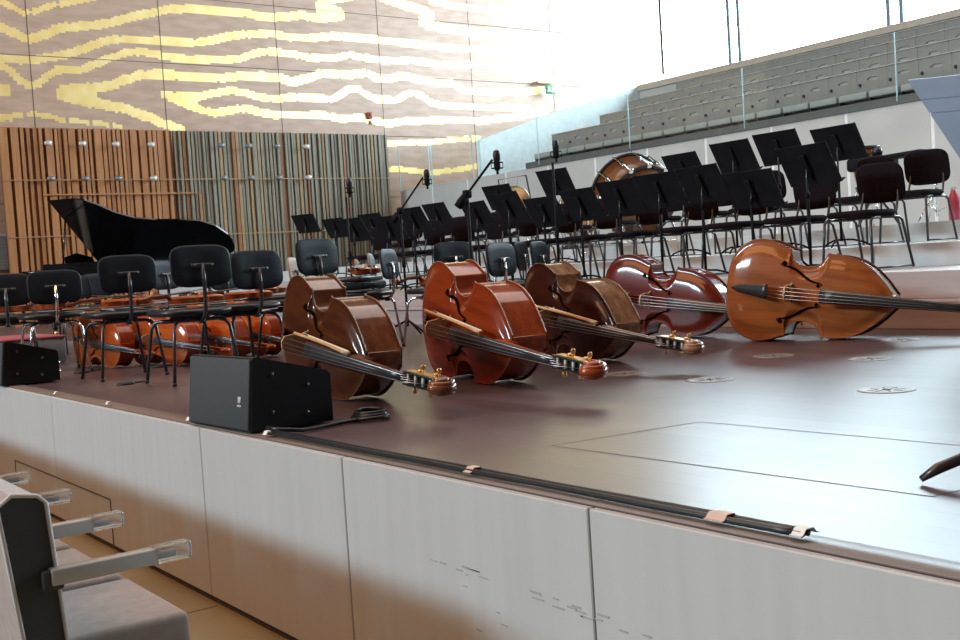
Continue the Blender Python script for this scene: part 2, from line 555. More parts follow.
# rear parapet with pale coping
mb = MB()
mb.box((20.25, 8.4, 3.6), (0.2, 24.0, 2.36))
mb.box((20.25, 8.4, 4.83), (0.34, 24.0, 0.14), None, 1)
struct('wall_choir_rear', mb, [cw, mat('beige_coping', (0.50, 0.42, 0.35), 0.5)], 'rear parapet of the choir gallery with beige coping')
# white sloping parapet between the choir seats and the side stair
mb = MB()
prof = [(CX+0.02, 1.0), (20.6, 1.0), (22.5, 1.0), (22.5, 5.9), (20.6, 5.0), (17.5, 4.22), (CX+0.02, 3.47)]
mb.prism([(p[0], p[1]) for p in prof], 0.14, Matrix(((1, 0, 0, 0), (0, 0, 1, 20.41), (0, 1, 0, 0), (0, 0, 0, 1))))
struct('wall_stair_parapet', mb, mat('pale_blue_white', (0.72, 0.80, 0.82), 0.55), 'white sloping parapet of the side stair')
mb = MB()
for i in range(8):
    mb.box((CX+0.6+0.7*i+0.0, 22.28, 1.2+0.17*i), (0.7, 3.4, 2.0+0.0))
struct('floor_side_stair', mb, tier_m, 'grey side stair beside the gold wall')
# back window: bright daylight behind tall frames
sky_m = emit_mat('bright_daylight', (0.72, 0.91, 1.0), WINDOW_STRENGTH)
mb = MB()
mb.box((BX+0.12, 8.5, 7.6), (0.04, 31, 6.8))
win = struct('window_1', mb, sky_m, 'tall overexposed daylight window at the back of the hall')
mull = mat('window_mullion', (0.10, 0.13, 0.16), 0.5)
for y in (21.36, 21.0, 16.3, 15.94, 11.2, 10.84, 6.1, 5.74):
    mm = MB()
    mm.box((BX+0.03, y, 7.6), (0.05, 0.10, 6.8))
    mm.build('mullion', mull, win)
mb = MB()
mb.box((BX+0.1, 8.5, 2.0), (0.3, 31, 4.6))
struct('wall_back', mb, cw, 'wall below the back window')
# wall continuing toward the audience, coloured near black as if unlit, dimming reflections
mb = MB()
mb.box((-13.2, WY+0.15, 5.1), (27.5, 0.3, 11.8))
struct('wall_left_audience', mb, mat('unlit_wall', (0.018, 0.014, 0.012), 0.8, spec=0.05), 'side wall beside the audience, coloured dark as if unlit')

# ================================================================== STRING INSTRUMENTS
BASS_W = [(0, .0), (.006, .10), (.02, .165), (.05, .223), (.09, .264), (.14, .292), (.2, .304), (.26, .299), (.31, .281), (.345, .266), (.370, .254),
          (.385, .256), (.391, .226), (.404, .190), (.435, .164), (.48, .154), (.52, .156), (.56, .168), (.588, .192), (.604, .226),
          (.612, .246), (.63, .238), (.68, .238), (.73, .232), (.79, .216), (.85, .183), (.90, .143), (.945, .098), (.98, .055), (1.0, .034)]
CELLO_W = [(0, .0), (.006, .10), (.02, .165), (.05, .225), (.09, .264), (.14, .287), (.2, .293), (.26, .283), (.31, .262), (.335, .245),
           (.35, .249), (.36, .222), (.39, .186), (.43, .160), (.48, .152), (.52, .155), (.56, .168), (.60, .192), (.618, .214),
           (.63, .222), (.66, .216), (.72, .228), (.79, .229), (.86, .213), (.92, .178), (.96, .133), (.985, .085), (1.0, .030)]

def string_body(tab, L, rib, arch, detail=3):
    """returns functions and point tables of a body lying flat, neck toward +y, belly toward +z"""
    ys, ws = [], []
    for (a, wa), (b, wb) in zip(tab[:-1], tab[1:]):
        for i in range(detail):
            t = i/detail
            ys.append((a+(b-a)*t)*L)
            ws.append((wa+(wb-wa)*t)*L)
    ys.append(tab[-1][0]*L)
    ws.append(tab[-1][1]*L)
    if detail > 1:      # soften, keep the corners
        for _ in range(2):
            w2 = ws[:]
            for i in range(2, len(ws)-1):
                f = ys[i]/L
                if abs(f-.385) < .012 or abs(f-.61) < .012 or abs(f-.35) < .008:
                    continue
                w2[i] = 0.25*ws[i-1]+0.5*ws[i]+0.25*ws[i+1]
            ws = w2
    def wid(y):
        for i in range(len(ys)-1):
            if ys[i] <= y <= ys[i+1]:
                t = (y-ys[i])/max(1e-9, ys[i+1]-ys[i])
                return ws[i]+(ws[i+1]-ws[i])*t
        return ws[-1]
    def hull(y):            # width without the waist: the arching runs smoothly through the middle bouts
        t = min(1, max(0, (y/L-0.2)/0.53))
        a, b = max(ws), max(w for yy, w in zip(ys, ws) if yy > 0.62*L)
        h = a+(b-a)*t
        return max(h*1.04, 1e-4) if 0.2 <= y/L <= 0.73 else max(wid(y)*1.04, 1e-4)
    def top(x, y):
        w = max(wid(y), 1e-4)
        u = min(1, abs(x)/hull(y))
        d = min(1, max(0, (w-abs(x))/(0.075*L)))
        d = d*d*(3-2*d)
        e = min(1, max(0, y/(0.16*L)))*min(1, max(0, (L-y)/(0.2*L)))
        return rib+0.006*L+arch*(1-u**2.0)*d*math.sqrt(max(0.0, e*(2-e)))
    return ys, ws, wid, top

def plate_mesh(mb, ys, ws, zf, edge, over, mi=0, nx=16, flip=False):
    vs, fs = [], []
    n = nx+1
    for y, w in zip(ys, ws):
        w2 = w+over
        for i in range(n):
            u = -1+2*i/nx
            u = math.copysign(1-(1-abs(u))**1.35, u)
            vs.append((u*w2, y, zf(math.copysign(min(abs(u*w2), w), u), y)))
    for j in range(len(ys)-1):
        for i in range(nx):
            fs.append((j*n+i, j*n+i+1, (j+1)*n+i+1, (j+1)*n+i))
    mb.add(vs, fs, None, mi, True)
    # edge band
    for s in (0, nx):
        ev, ef = [], []
        for j in range(len(ys)):
            p = vs[j*n+s]
            ev += [p, (p[0]*1.0, p[1], edge)]
        for j in range(len(ys)-1):
            ef.append((2*j, 2*j+1, 2*j+3, 2*j+2))
        mb.add(ev, ef, None, mi, True)

def varnish(name, c1, c2, L, coat=0.6, rough=0.3):
    return mat(name, tuple(v*(.85, .62, .5)[i] for i, v in enumerate(c1)), rough, coat=coat, spec=0.1, col2=tuple(v*(.85, .62, .5)[i] for i, v in enumerate(c2)), nscale=3.2/L, stretch=(7, 0.8, 7), coatrough=0.09, contrast=(0.3, 0.72))

def spiral_scroll(mb, y0, z0, R, width, mi=0, sgn=1):
    """volute in the yz plane, starting from the pegbox end"""
    pts, rr = [], []
    for i in range(38):
        a = -PI/2 + 4.2*PI*i/37/1.15
        r = R*(1-0.78*i/37)
        pts.append((0, y0+r*math.cos(a), z0+sgn*r*math.sin(a)))
        rr.append(R*0.36*(1-0.45*i/37))
    mb.tube(pts, rr, 8, None, mi)
    for s in (-1, 1):          # the two volutes spread outwards towards the eye
        mb.tube([(s*(width*0.20+width*0.28*i/37), p[1], p[2]) for i, p in enumerate(pts)], [q*0.62 for q in rr], 7, None, mi)
    mb.lathe([(0, -width/2), (R*0.34, -width/2), (R*0.40, -width*0.42), (R*0.30, 0), (R*0.40, width*0.42), (R*0.34, width/2), (0, width/2)], 14,
             T(0, y0, z0) @ RY(PI/2), mi)

def make_viol(name, label, cat, group, kind, body_m, rib_m, dark_m, light_m, p):
    """kind: bass / cello / violin"""
    L, rib, arch = p['L'], p['rib'], p['arch']
    tab = BASS_W if kind == 'bass' else CELLO_W
    det = 4 if kind == 'bass' else (2 if kind == 'cello' else 1)
    ys, ws, wid, top = string_body(tab, L, rib, arch, det)
    root = thing(name, label, cat, (0, 0, 0), 0, group)
    k = L/1.12
    m = MB()
    plate_mesh(m, ys, ws, top, rib-0.002*k, 0.010*k, 0, 30 if kind == 'bass' else 16)
    m.build('belly', body_m, root)
    m = MB()
    backz = lambda x, y: -0.006*L-(arch*0.75)*(top(x, y)-rib-0.006*L)/max(arch, 1e-5)
    plate_mesh(m, ys, ws, backz, 0.002*k, 0.010*k, 0, 12 if kind == 'bass' else 8)
    m.build('back', rib_m, root)
    m = MB()
    for s in (-1, 1):
        vs, fs = [], []
        for y, w in zip(ys, ws):
            vs += [(s*w, y, -0.004*k), (s*w, y, rib+0.004*k)]
        for j in range(len(ys)-1):
            fs.append((2*j, 2*j+2, 2*j+3, 2*j+1))
        m.add(vs, fs, None, 0, True)
    m.rbox((0, L*0.995, rib*0.5), (0.07*L, 0.02*L, rib), 0.004*k)
    m.build('ribs', rib_m, root)
    if kind != 'violin':
        m = MB()
        for zz in (rib+0.003*L, -0.004*L):
            for s in (-1, 1):
                m.tube([(s*(w+0.010*k), y, zz) for y, w in zip(ys, ws)], 0.0036*k, 6)
        m.build('edge_binding', light_m, root)
    # f-holes
    if kind != 'violin':
        for s in (-1, 1):
            m = MB()
            cx, cy, hl = s*0.116*L, 0.470*L, 0.118*L
            path = []
            for i in range(25):
                t = -1+2*i/24
                x = cx + s*(-0.030*L)*math.sin(t*PI*0.62) - s*0.016*L*t
                y = cy + hl*t
                path.append((x, y, 0.0072*L*(1-0.75*abs(t)**2)+0.0015*L))
            vs, fs = [], []
            for (x, y, wd) in path:
                for q in (-1, 1):
                    xx = x+q*wd
                    vs.append((xx, y, top(xx, y)+0.0034*k))
            for i in range(24):
                fs.append((2*i, 2*i+2, 2*i+3, 2*i+1))
            m.add(vs, fs)
            # curled ends with their round eyes
            for (sg, rr) in ((-1, .0145), (1, .0115)):
                e = path[0] if sg < 0 else path[-1]
                ex = e[0] + s*sg*0.016*L*(-1)
                ey = e[1] + 0.002*L*sg
                av, r0 = [], 0.016*L
                cv = []
                for j in range(12):
                    a = 2*PI*j/12
                    xx, yy = ex+rr*L*math.cos(a), ey-sg*0.012*L+rr*L*math.sin(a)
                    cv.append((xx, yy, top(xx, yy)+0.0038*k))
                m.add(cv, [tuple(range(12))])
                bv = []
                for j in range(7):
                    t = j/6
                    a = t*PI
                    xx = (e[0]+ex)/2+(e[0]-ex)/2*math.cos(a)
                    yy = e[1]+sg*0.010*L*math.sin(a)
                    for q in (-1, 1):
                        y2 = yy+q*0.0032*L
                        bv.append((xx, y2, top(xx, y2)+0.0036*k))
                m.add(bv, [(2*j, 2*j+2, 2*j+3, 2*j+1) for j in range(6)])
            m.build('f_hole', mat('f_hole_dark', (0.006, 0.003, 0.002), 0.9, spec=0.0), root)
    # bridge
    by, bh = 0.42*L, p['bridge']
    z0 = rib+arch*0.95
    bw = p['bw']
    out = [(-1, 0), (-.62, 0), (-.58, .10), (-.40, .26), (0, .34), (.40, .26), (.58, .10), (.62, 0), (1, 0), (1, .07), (.80, .16), (.62, .42), (.74, .52),
           (.66, .68), (.58, .90), (.25, 1.0), (-.25, 1.0), (-.58, .90), (-.66, .68), (-.74, .52), (-.62, .42), (-.80, .16), (-1, .07)]
    m = MB()
    M = Matrix(((bw, 0, 0, 0), (0, 0, -1, by+0.006*k), (0, bh+0.02*k, 0, z0-0.016*k), (0, 0, 0, 1)))
    m.prism(out, 0.012*k, M)
    m.build('bridge', mat('bridge_maple', (0.45, 0.27, 0.13), 0.45, col2=(0.55, 0.34, 0.17), nscale=25), root)
    # tailpiece
    m = MB()
    ty0, ty1 = 0.03*L, 0.30*L
    tz0, tz1 = rib+0.02*L, z0+bh*0.62
    n = 8
    vs, fs = [], []
    for i in range(n+1):
        t = i/n
        w = (0.016+0.028*t**0.8)*L
        y = ty0+(ty1-ty0)*t
        z = tz0+(tz1-tz0)*t
        for q in range(5):
            a = -1+q/2
            vs.append((w*a, y, z+0.010*L*(1-a*a)))
        vs.append((w, y, z-0.006*L))
        vs.append((-w, y, z-0.006*L))
    for i in range(n):
        for q in range(7):
            fs.append((i*7+q, i*7+(q+1) % 7, (i+1)*7+(q+1) % 7, (i+1)*7+q))
    fs.append(tuple(range(7)))
    fs.append(tuple(n*7+q for q in range(7)))
    m.add(vs, fs, None, 0, True)
    m.tube([(0.012*L, ty0, tz0), (0.012*L, 0.0, rib+0.004), (-0.012*L, 0.0, rib+0.004), (-0.012*L, ty0, tz0)], 0.003*k, 6)
    m.build('tailpiece', dark_m, root)
    # neck, fingerboard
    nutY, nutZ = L+p['neck'], rib+p['nutz']
    fbY = p['fb']*L
    slope = lambda y: (z0+bh*0.86)+(nutZ-(z0+bh*0.86))*(y-by)/(nutY-by)
    m = MB()
    n = 10
    vs, fs = [], []
    for i in range(n+1):
        t = i/n
        y = fbY+(nutY-fbY)*t
        w = (p['fw0']*(1-t)+p['fw1']*t)
        z = slope(y)
        for q in range(7):
            a = -1+q/3
            vs.append((w*a, y, z+w*0.42*(1-a*a)))
        vs.append((w*0.9, y, z-0.014*k))
        vs.append((-w*0.9, y, z-0.014*k))
    for i in range(n):
        for q in range(9):
            fs.append((i*9+q, i*9+(q+1) % 9, (i+1)*9+(q+1) % 9, (i+1)*9+q))
    fs.append(tuple(range(9)))
    fs.append(tuple(n*9+q for q in range(9)))
    m.add(vs, fs, None, 0, True)
    m.build('fingerboard', dark_m, root)
    m = MB()
    vs, fs = [], []
    n = 10
    for i in range(n+1):
        t = i/n
        y = L*0.985+(nutY-L*0.985)*t
        w = (p['fw0']*0.80*(1-t)+p['fw1']*0.92*t)
        z = slope(y)-0.012*k
        d = (0.034*k+0.02*k*(1-t))+max(0, (1-t*5))*0.10*k
        for q in range(9):
            a = PI*q/8
            vs.append((w*math.cos(a), y, z-d*math.sin(a)))
    for i in range(n):
        for q in range(8):
            fs.append((i*9+q, i*9+q+1, (i+1)*9+q+1, (i+1)*9+q))
        fs.append((i*9+8, i*9, (i+1)*9, (i+1)*9+8))
    fs.append(tuple(range(9)))
    fs.append(tuple(n*9+q for q in range(9)))
    m.add(vs, fs, None, 0, True)
    m.build('neck', rib_m, root)
    # pegbox and scroll
    pl = p['peg']
    m = MB()
    w0, w1 = (p['fw1']*1.5, p['fw1']*1.35) if kind == 'bass' else (p['fw1']*1.05, p['fw1']*0.75)
    for s in (-1, 1):
        m.add([(s*w0, nutY, nutZ-0.004*k), (s*w0, nutY, nutZ-0.055*k), (s*w1, nutY+pl, nutZ-0.115*k), (s*w1, nutY+pl, nutZ-0.045*k),
               (s*w0*0.72, nutY, nutZ-0.004*k), (s*w0*0.72, nutY, nutZ-0.055*k), (s*w1*0.70, nutY+pl, nutZ-0.115*k), (s*w1*0.70, nutY+pl, nutZ-0.045*k)],
              [(0, 1, 2, 3), (4, 7, 6, 5), (0, 3, 7, 4), (1, 5, 6, 2), (0, 4, 5, 1), (3, 2, 6, 7)])
    m.add([(-w0, nutY, nutZ-0.04*k), (w0, nutY, nutZ-0.04*k), (w1, nutY+pl, nutZ-0.09*k), (-w1, nutY+pl, nutZ-0.09*k),
           (-w0, nutY, nutZ-0.056*k), (w0, nutY, nutZ-0.056*k), (w1, nutY+pl, nutZ-0.117*k), (-w1, nutY+pl, nutZ-0.117*k)],
          [(0, 1, 2, 3), (4, 7, 6, 5), (0, 3, 7, 4), (1, 5, 6, 2), (0, 4, 5, 1), (3, 2, 6, 7)])
    m.build('pegbox', dark_m if kind == 'bass' else rib_m, root)
    if kind == 'bass':
        for s in (-1, 1):
            m = MB()
            y0_, y1_ = nutY+0.02, nutY+pl*0.95
            zc = lambda yy: nutZ-0.03-0.05*(yy-nutY)/pl
            vs = []
            for xx in (s*(w0+0.001), s*(w0+0.005)):
                for yy, dz in ((y0_, -0.022), (y1_, -0.026), (y1_, 0.026), (y0_, 0.022)):
                    vs.append((xx-s*0.004*(yy-nutY)/pl, yy, zc(yy)+dz))
            m.add(vs, [(0, 1, 2, 3), (7, 6, 5, 4), (0, 4, 5, 1), (1, 5, 6, 2), (2, 6, 7, 3), (3, 7, 4, 0)])
            m.build('machine_plate', brass, root)
    if kind == 'bass':
        for i in range(4):
            t = (i+0.4)/4.2
            m = MB()
            m.tube([(-w0*0.8, nutY+pl*t, nutZ-0.022*k-0.045*k*t), (w0*0.8, nutY+pl*t, nutZ-0.022*k-0.045*k*t)], 0.009, 8)
            m.build('string_roller', mat('pale_roller', (0.60, 0.58, 0.52), 0.35), root)
        m = MB()
        m.add([(-w0*0.72, nutY, nutZ-0.034*k), (w0*0.72, nutY, nutZ-0.034*k), (w1*0.70, nutY+pl, nutZ-0.080*k), (-w1*0.70, nutY+pl, nutZ-0.080*k),
               (-w0*0.72, nutY, nutZ-0.038*k), (w0*0.72, nutY, nutZ-0.038*k), (w1*0.70, nutY+pl, nutZ-0.084*k), (-w1*0.70, nutY+pl, nutZ-0.084*k)],
              [(0, 1, 2, 3), (4, 7, 6, 5), (0, 3, 7, 4), (1, 5, 6, 2), (0, 4, 5, 1), (3, 2, 6, 7)])
        m.build('pegbox_floor', ebony, root)
    R = p['scroll']
    m = MB()
    spiral_scroll(m, nutY+pl+R*0.55, nutZ-0.082*k+R*0.12, R, w1*(2.7 if kind == 'bass' else 2.6), 0, -1)
    m.build('scroll', rib_m, root)
    # tuning gear
    npeg = 4
    for i in range(npeg):
        t = (i+0.55)/4.2
        y = nutY+pl*t
        z = nutZ-0.045*k-0.055*k*t
        s = 1 if i % 2 == 0 else -1
        m = MB()
        w = w0+(w1-w0)*t
        if kind == 'bass':
            m.tube([(s*(w-0.004), y+0.012, z), (s*(w+0.018), y+0.012, z)], 0.006, 8)
            m.tube([(s*w, y-0.008, z-0.002), (-s*w, y-0.008, z-0.002)], 0.010, 8)
            m.pad(0.030, 0.026, 0.012, 3, 0, 16, T(s*(w+0.027), y+0.012, z) @ RX(PI/2))
            m.lathe([(0, 0), (0.017, 0), (0.017, 0.006), (0, 0.007)], 14, T(s*(w+0.006), y-0.012, z) @ RY(s*PI/2))
            m.build('tuning_machine', brass, root)
        else:
            m.tube([(-s*w*1.1, y, z), (s*(w+0.020*k/0.7), y, z)], 0.007*k, 6)
            m.pad(0.05*k, 0.036*k, 0.014*k, 3, 0, 12, T(s*(w+0.045*k), y, z) @ RX(PI/2))
            m.build('peg', dark_m, root)
    # strings
    if kind != 'violin':
        for i in range(4):
            a = (-1.5+i)/1.5
            m = MB()
            xb = a*bw*0.50
            zb = z0+bh*(1.0-0.10*a*a)+0.004
            m.tube([(a*0.024*L, ty1-0.01*L, tz1+0.008*L), (xb, by, zb), (a*p['fw1']*0.75, nutY, nutZ+0.006*k), (a*0.008*k, nutY+pl*(0.25+0.18*i), nutZ-0.05*k)],
                   (0.0018 if kind == 'bass' else 0.0011), 5)
            m.build('string', steel, root)
    # end pin
    m = MB()
    m.lathe([(0, -0.075*k), (0.004*k, -0.07*k), (0.006*k, -0.03*k), (0.016*k, -0.02*k), (0.02*k, 0.0), (0, 0.004*k)], 10, T(0, 0, rib*0.5) @ RX(-PI/2))
    m.build('end_pin', dark_m, root)
    return root, top

BP = dict(L=1.12, rib=0.195, arch=0.046, bridge=0.165, bw=0.078, neck=0.47, nutz=0.052, fb=0.62, fw0=0.047, fw1=0.023, peg=0.225, scroll=0.062)
def bass_at(name, label, bx, by, hd, tilt, sc, tone, p=BP):
    c1, c2, r1, r2, e = tone
    bm_ = varnish('varnish_belly_'+name, c1, c2, 1.1)
    rm_ = varnish('varnish_rib_'+name, r1, r2, 1.1, 1.0)
    em_ = mat('varnish_edge_'+name, tuple(v*0.6 for v in e), 0.35, coat=0.5, nscale=20)
    root, top = make_viol('double_bass', label, 'double bass', 'double basses lying on the stage', 'bass', bm_, rm_, ebony, em_, p)
    W, U, Lr = .34, .262, 1.12
    s = (W-U)/(.53*Lr)
    h = Vector((math.cos(hd), math.sin(hd), 0))
    up = Vector((0, 0, 1))
    yd = (h-up*s).normalized()
    n0 = h.cross(up)
    xd = yd.cross(n0).normalized()
    if xd.z < 0: xd = -xd
    n = n0*math.cos(tilt)+xd*math.sin(tilt)
    xu = xd*math.cos(tilt)-n0*math.sin(tilt)
    n = n.normalized()
    xv = yd.cross(n)          # right-handed frame
    o = Vector((bx, by, (W+s*.2*Lr)*sc*math.cos(tilt)+0.012))
    root.matrix_world = Matrix(((xv.x*sc, yd.x*sc, n.x*sc, o.x), (xv.y*sc, yd.y*sc, n.y*sc, o.y), (xv.z*sc, yd.z*sc, n.z*sc, o.z), (0, 0, 0, 1)))
    return root, (o, xu, yd, n, sc)

B1, F1 = bass_at('front', 'dark chestnut brown double bass on its side, right behind the near wedge speaker', 2.87, 5.527, -1.644, 0.006, 0.902,
    ((0.052, 0.017, 0.006), (0.090, 0.032, 0.011), (0.11, 0.040, 0.016), (0.24, 0.10, 0.038), (0.26, 0.15, 0.075)))
B2, F2 = bass_at('orange', 'bright orange-red double bass on its side, second from the left of the five', 3.711, 5.389, -1.729, -0.005, 0.947,
    ((0.17, 0.026, 0.006), (0.28, 0.055, 0.011), (0.24, 0.045, 0.010), (0.40, 0.095, 0.022), (0.40, 0.19, 0.08)))
B3, F3 = bass_at('dark', 'very dark brown double bass, pale sheen painted on its ribs, middle one of the five', 4.674, 5.71, -1.677, -0.015, 0.884,
    ((0.024, 0.006, 0.003), (0.050, 0.013, 0.006), (0.16, 0.095, 0.05), (0.42, 0.28, 0.17), (0.22, 0.12, 0.06)))  # pale rib tones stand in for light glancing off the ribs
B4, F4 = bass_at('red', 'glossy cherry red double bass on its side, fourth from the left', 5.953, 6.411, -1.297, 0.026, 0.906,
    ((0.105, 0.012, 0.006), (0.165, 0.022, 0.010), (0.16, 0.018, 0.010), (0.24, 0.035, 0.018), (0.20, 0.035, 0.02)))
B5, F5 = bass_at('golden', 'golden brown double bass with broad belly facing the viewer, rightmost and largest', 5.977, 5.207, -1.215, 0.04, 0.967,
    ((0.25, 0.085, 0.024), (0.40, 0.155, 0.048), (0.14, 0.030, 0.012), (0.24, 0.06, 0.022), (0.16, 0.05, 0.025)))

# bows lying across the strings of three basses
def bow(label, F, y0, x0, z0, y1, x1, z1):
    o, xu, yd, n, sc = F
    P = lambda x, y, z: o+(xu*x+yd*y+n*z)*sc
    a, b = P(x0, y0, z0), P(x1, y1, z1)
    d = (b-a)
    ln = d.length
    d.normalize()
    side = n.cross(d).normalized()
    nn = d.cross(side)
    root = thing('bass_bow', label, 'bow', a)
    root.matrix_world = Matrix(((d.x, side.x, nn.x, a.x), (d.y, side.y, nn.y, a.y), (d.z, side.z, nn.z, a.z), (0, 0, 0, 1)))
    wood = mat('pernambuco', (0.50, 0.27, 0.12), 0.35, coat=0.5, col2=(0.60, 0.36, 0.17), nscale=20)
    m = MB()
    m.tube([(ln*t, 0, 0.012-0.014*math.sin(PI*t)) for t in [i/10 for i in range(11)]], [0.0085-0.003*i/10 for i in range(11)], 8)
    m.prism([(ln-0.02, 0.0), (ln+0.01, 0.002), (ln-0.005, -0.03), (ln-0.018, -0.028)], 0.010, T(0, 0.005, 0.010) @ RX(PI/2))
    m.build('stick', wood, root)
    m = MB()
    m.box((ln*0.53, 0, -0.014), (ln*0.90, 0.016, 0.002))
    m.build('hair', mat('horse_hair', (0.75, 0.68, 0.55), 0.6), root)
    m = MB()
    m.rbox((0.075, 0, -0.008), (0.05, 0.014, 0.026), 0.003)
    m.build('frog', ebony, root)
    m = MB()
    m.tube([(-0.012, 0, 0.012), (0.004, 0, 0.012)], 0.008, 8)
    m.build('screw', chrome, root)
    return root

# ================================================================== FURNITURE BUILDERS
def swivel_chair(zb, metal, shell=chair_back_m):
    """orchestra chair facing +y, low curved back on one rear column, four arched legs"""
    t = thing('orchestra_chair', 'x', 'chair')
    m = MB()
    m.pad(0.49, 0.46, 0.045, 3.6, 0.12, 36, T(0, 0.0, 0.445), 0, 0.004)
    m.build('seat', black, t)
    m = MB()
    m.pad(0.405, 0.265, 0.024, 4.2, 0.35, 40, T(0, -0.225, zb) @ RX(PI/2-0.10))
    bk = m.build('backrest', shell, t)
    m = MB()
    m.rbox((0, -0.262, zb+0.005), (0.15, 0.014, 0.022), 0.005)
    for s in (-1, 1):
        m.lathe([(0, 0), (0.010, 0), (0.008, 0.005), (0, 0.006)], 8, T(s*0.055, -0.268, zb+0.005) @ RX(PI/2))
    m.build('bracket', dark_metal, bk)
    m = MB()
    m.tube([(0, -0.262, zb+0.01), (0, -0.272, zb-0.10), (0, -0.262, 0.46), (0, -0.235, 0.415), (0, -0.19, 0.395), (0, 0, 0.395)], 0.0135, 8)
    m.build('back_column', metal, t)
    m = MB()
    m.rbox((0, 0.0, 0.405), (0.17, 0.26, 0.03), 0.008)
    m.tube([(-0.20, -0.02, 0.392), (0.20, -0.02, 0.392)], 0.010, 8)
    m.lathe([(0, 0), (0.022, 0), (0.022, 0.03), (0, 0.03)], 10, T(0, -0.20, 0.375))
    m.build('seat_mount', dark_metal, t)
    for sx in (-1, 1):
        for sy in (-1, 1):
            m = MB()
            m.tube([(sx*0.10, sy*0.05, 0.395), (sx*0.135, sy*0.13, 0.396), (sx*0.165, sy*0.172, 0.385), (sx*0.185, sy*0.192, 0.35), (sx*0.225, sy*0.23, 0.012)], 0.0115, 8)
            lg = m.build('leg', metal, t)
            m = MB()
            m.lathe([(0.014, 0.0), (0.015, 0.012), (0.012, 0.022)], 8, T(sx*0.226, sy*0.231, 0))
            m.build('rubber_foot', rubber, lg)
    return t

def riser_chair():
    """stacking chair facing +y: plum padded seat, black back, sloping tube legs joined by foot rails"""
    t = thing('stacking_chair', 'x', 'chair')
    m = MB()
    m.pad(0.46, 0.45, 0.05, 4, 0.0, 32, T(0, 0.02, 0.455), 0, 0.006)
    m.build('seat', purple_black, t)
    m = MB()
    m.pad(0.45, 0.33, 0.034, 4, 0.25, 36, T(0, -0.232, 0.70) @ RX(PI/2-0.16))
    m.build('backrest', purple_black, t)
    m = MB()
    for s in (-1, 1):
        m.tube([(s*0.17, -0.14, 0.425), (s*0.17, -0.20, 0.47), (s*0.165, -0.235, 0.58), (s*0.15, -0.262, 0.80)], 0.010, 8)
    m.tube([(-0.152, -0.258, 0.76), (0.152, -0.258, 0.76)], 0.008, 6)
    m.build('back_frame', dark_metal, t)
    for s in (-1, 1):
        m = MB()
        m.tube([(s*0.215, 0.08, 0.418), (s*0.215, 0.17, 0.415), (s*0.218, 0.20, 0.39), (s*0.235, 0.225, 0.012)], 0.011, 8)
        m.build('leg', dark_metal, t)
        m = MB()
        m.tube([(s*0.215, 0.08, 0.418), (s*0.215, -0.16, 0.416), (s*0.218, -0.20, 0.39), (s*0.235, -0.30, 0.012)], 0.011, 8)
        m.build('leg', dark_metal, t)
        m = MB()
        m.tube([(s*0.235, 0.224, 0.022), (s*0.236, -0.297, 0.022)], 0.008, 6)
        m.build('foot_rail', dark_metal, t)
    m = MB()
    m.tube([(-0.215, 0.10, 0.418), (0.215, 0.10, 0.418)], 0.009, 6)
    m.tube([(-0.215, -0.14, 0.418), (0.215, -0.14, 0.418)], 0.009, 6)
    m.build('stretcher', dark_metal, t)
    return t

def music_stand(hc, tilt=0.62):
    """player sits on the -y side; the desk leans away from the player"""
    t = thing('music_stand', 'x', 'music stand')
    M = T(0, 0.03, hc) @ RX(PI/2-tilt+0.10)
    m = MB()
    m.rbox((0, 0, 0), (0.50, 0.35, 0.006), 0.002, 1, M, 0, False)
    for s in (-1, 1):
        m.rbox((s*0.246, 0, 0.008), (0.006, 0.35, 0.016), 0.002, 1, M, 0, False)
    m.build('desk', black_matt, t)
    m = MB()
    m.rbox((0, -0.172, 0.03), (0.50, 0.006, 0.06), 0.002, 1, M, 0, False)
    m.build('ledge', black_matt, t)
    m = MB()
    m.rbox((0, 0, -0.02), (0.05, 0.20, 0.03), 0.006, 2, M)
    m.build('desk_bracket', black_matt, t)
    m = MB()
    m.tube([(0, 0.045, hc-0.02), (0, 0.05, hc-0.10), (0, 0.05, 0.40)], 0.0085, 8)
    m.build('inner_pole', dark_metal, t)
    m = MB()
    m.tube([(0, 0.05, 0.62), (0, 0.05, 0.06)], 0.0125, 10)
    m.lathe([(0.013, 0), (0.018, 0.004), (0.018, 0.04), (0.013, 0.045)], 10, T(0, 0.05, 0.60))
    m.build('pole', black_matt, t)
    for i in range(3):
        a = PI/2+2*PI*i/3
        c, s = math.cos(a), math.sin(a)
        m = MB()
        m.tube([(0, 0.05, 0.075), (c*0.10, 0.05+s*0.10, 0.07), (c*0.19, 0.05+s*0.19, 0.045), (c*0.25, 0.05+s*0.25, 0.010)], 0.009, 8)
        m.build('leg', black_matt, t)
    return t

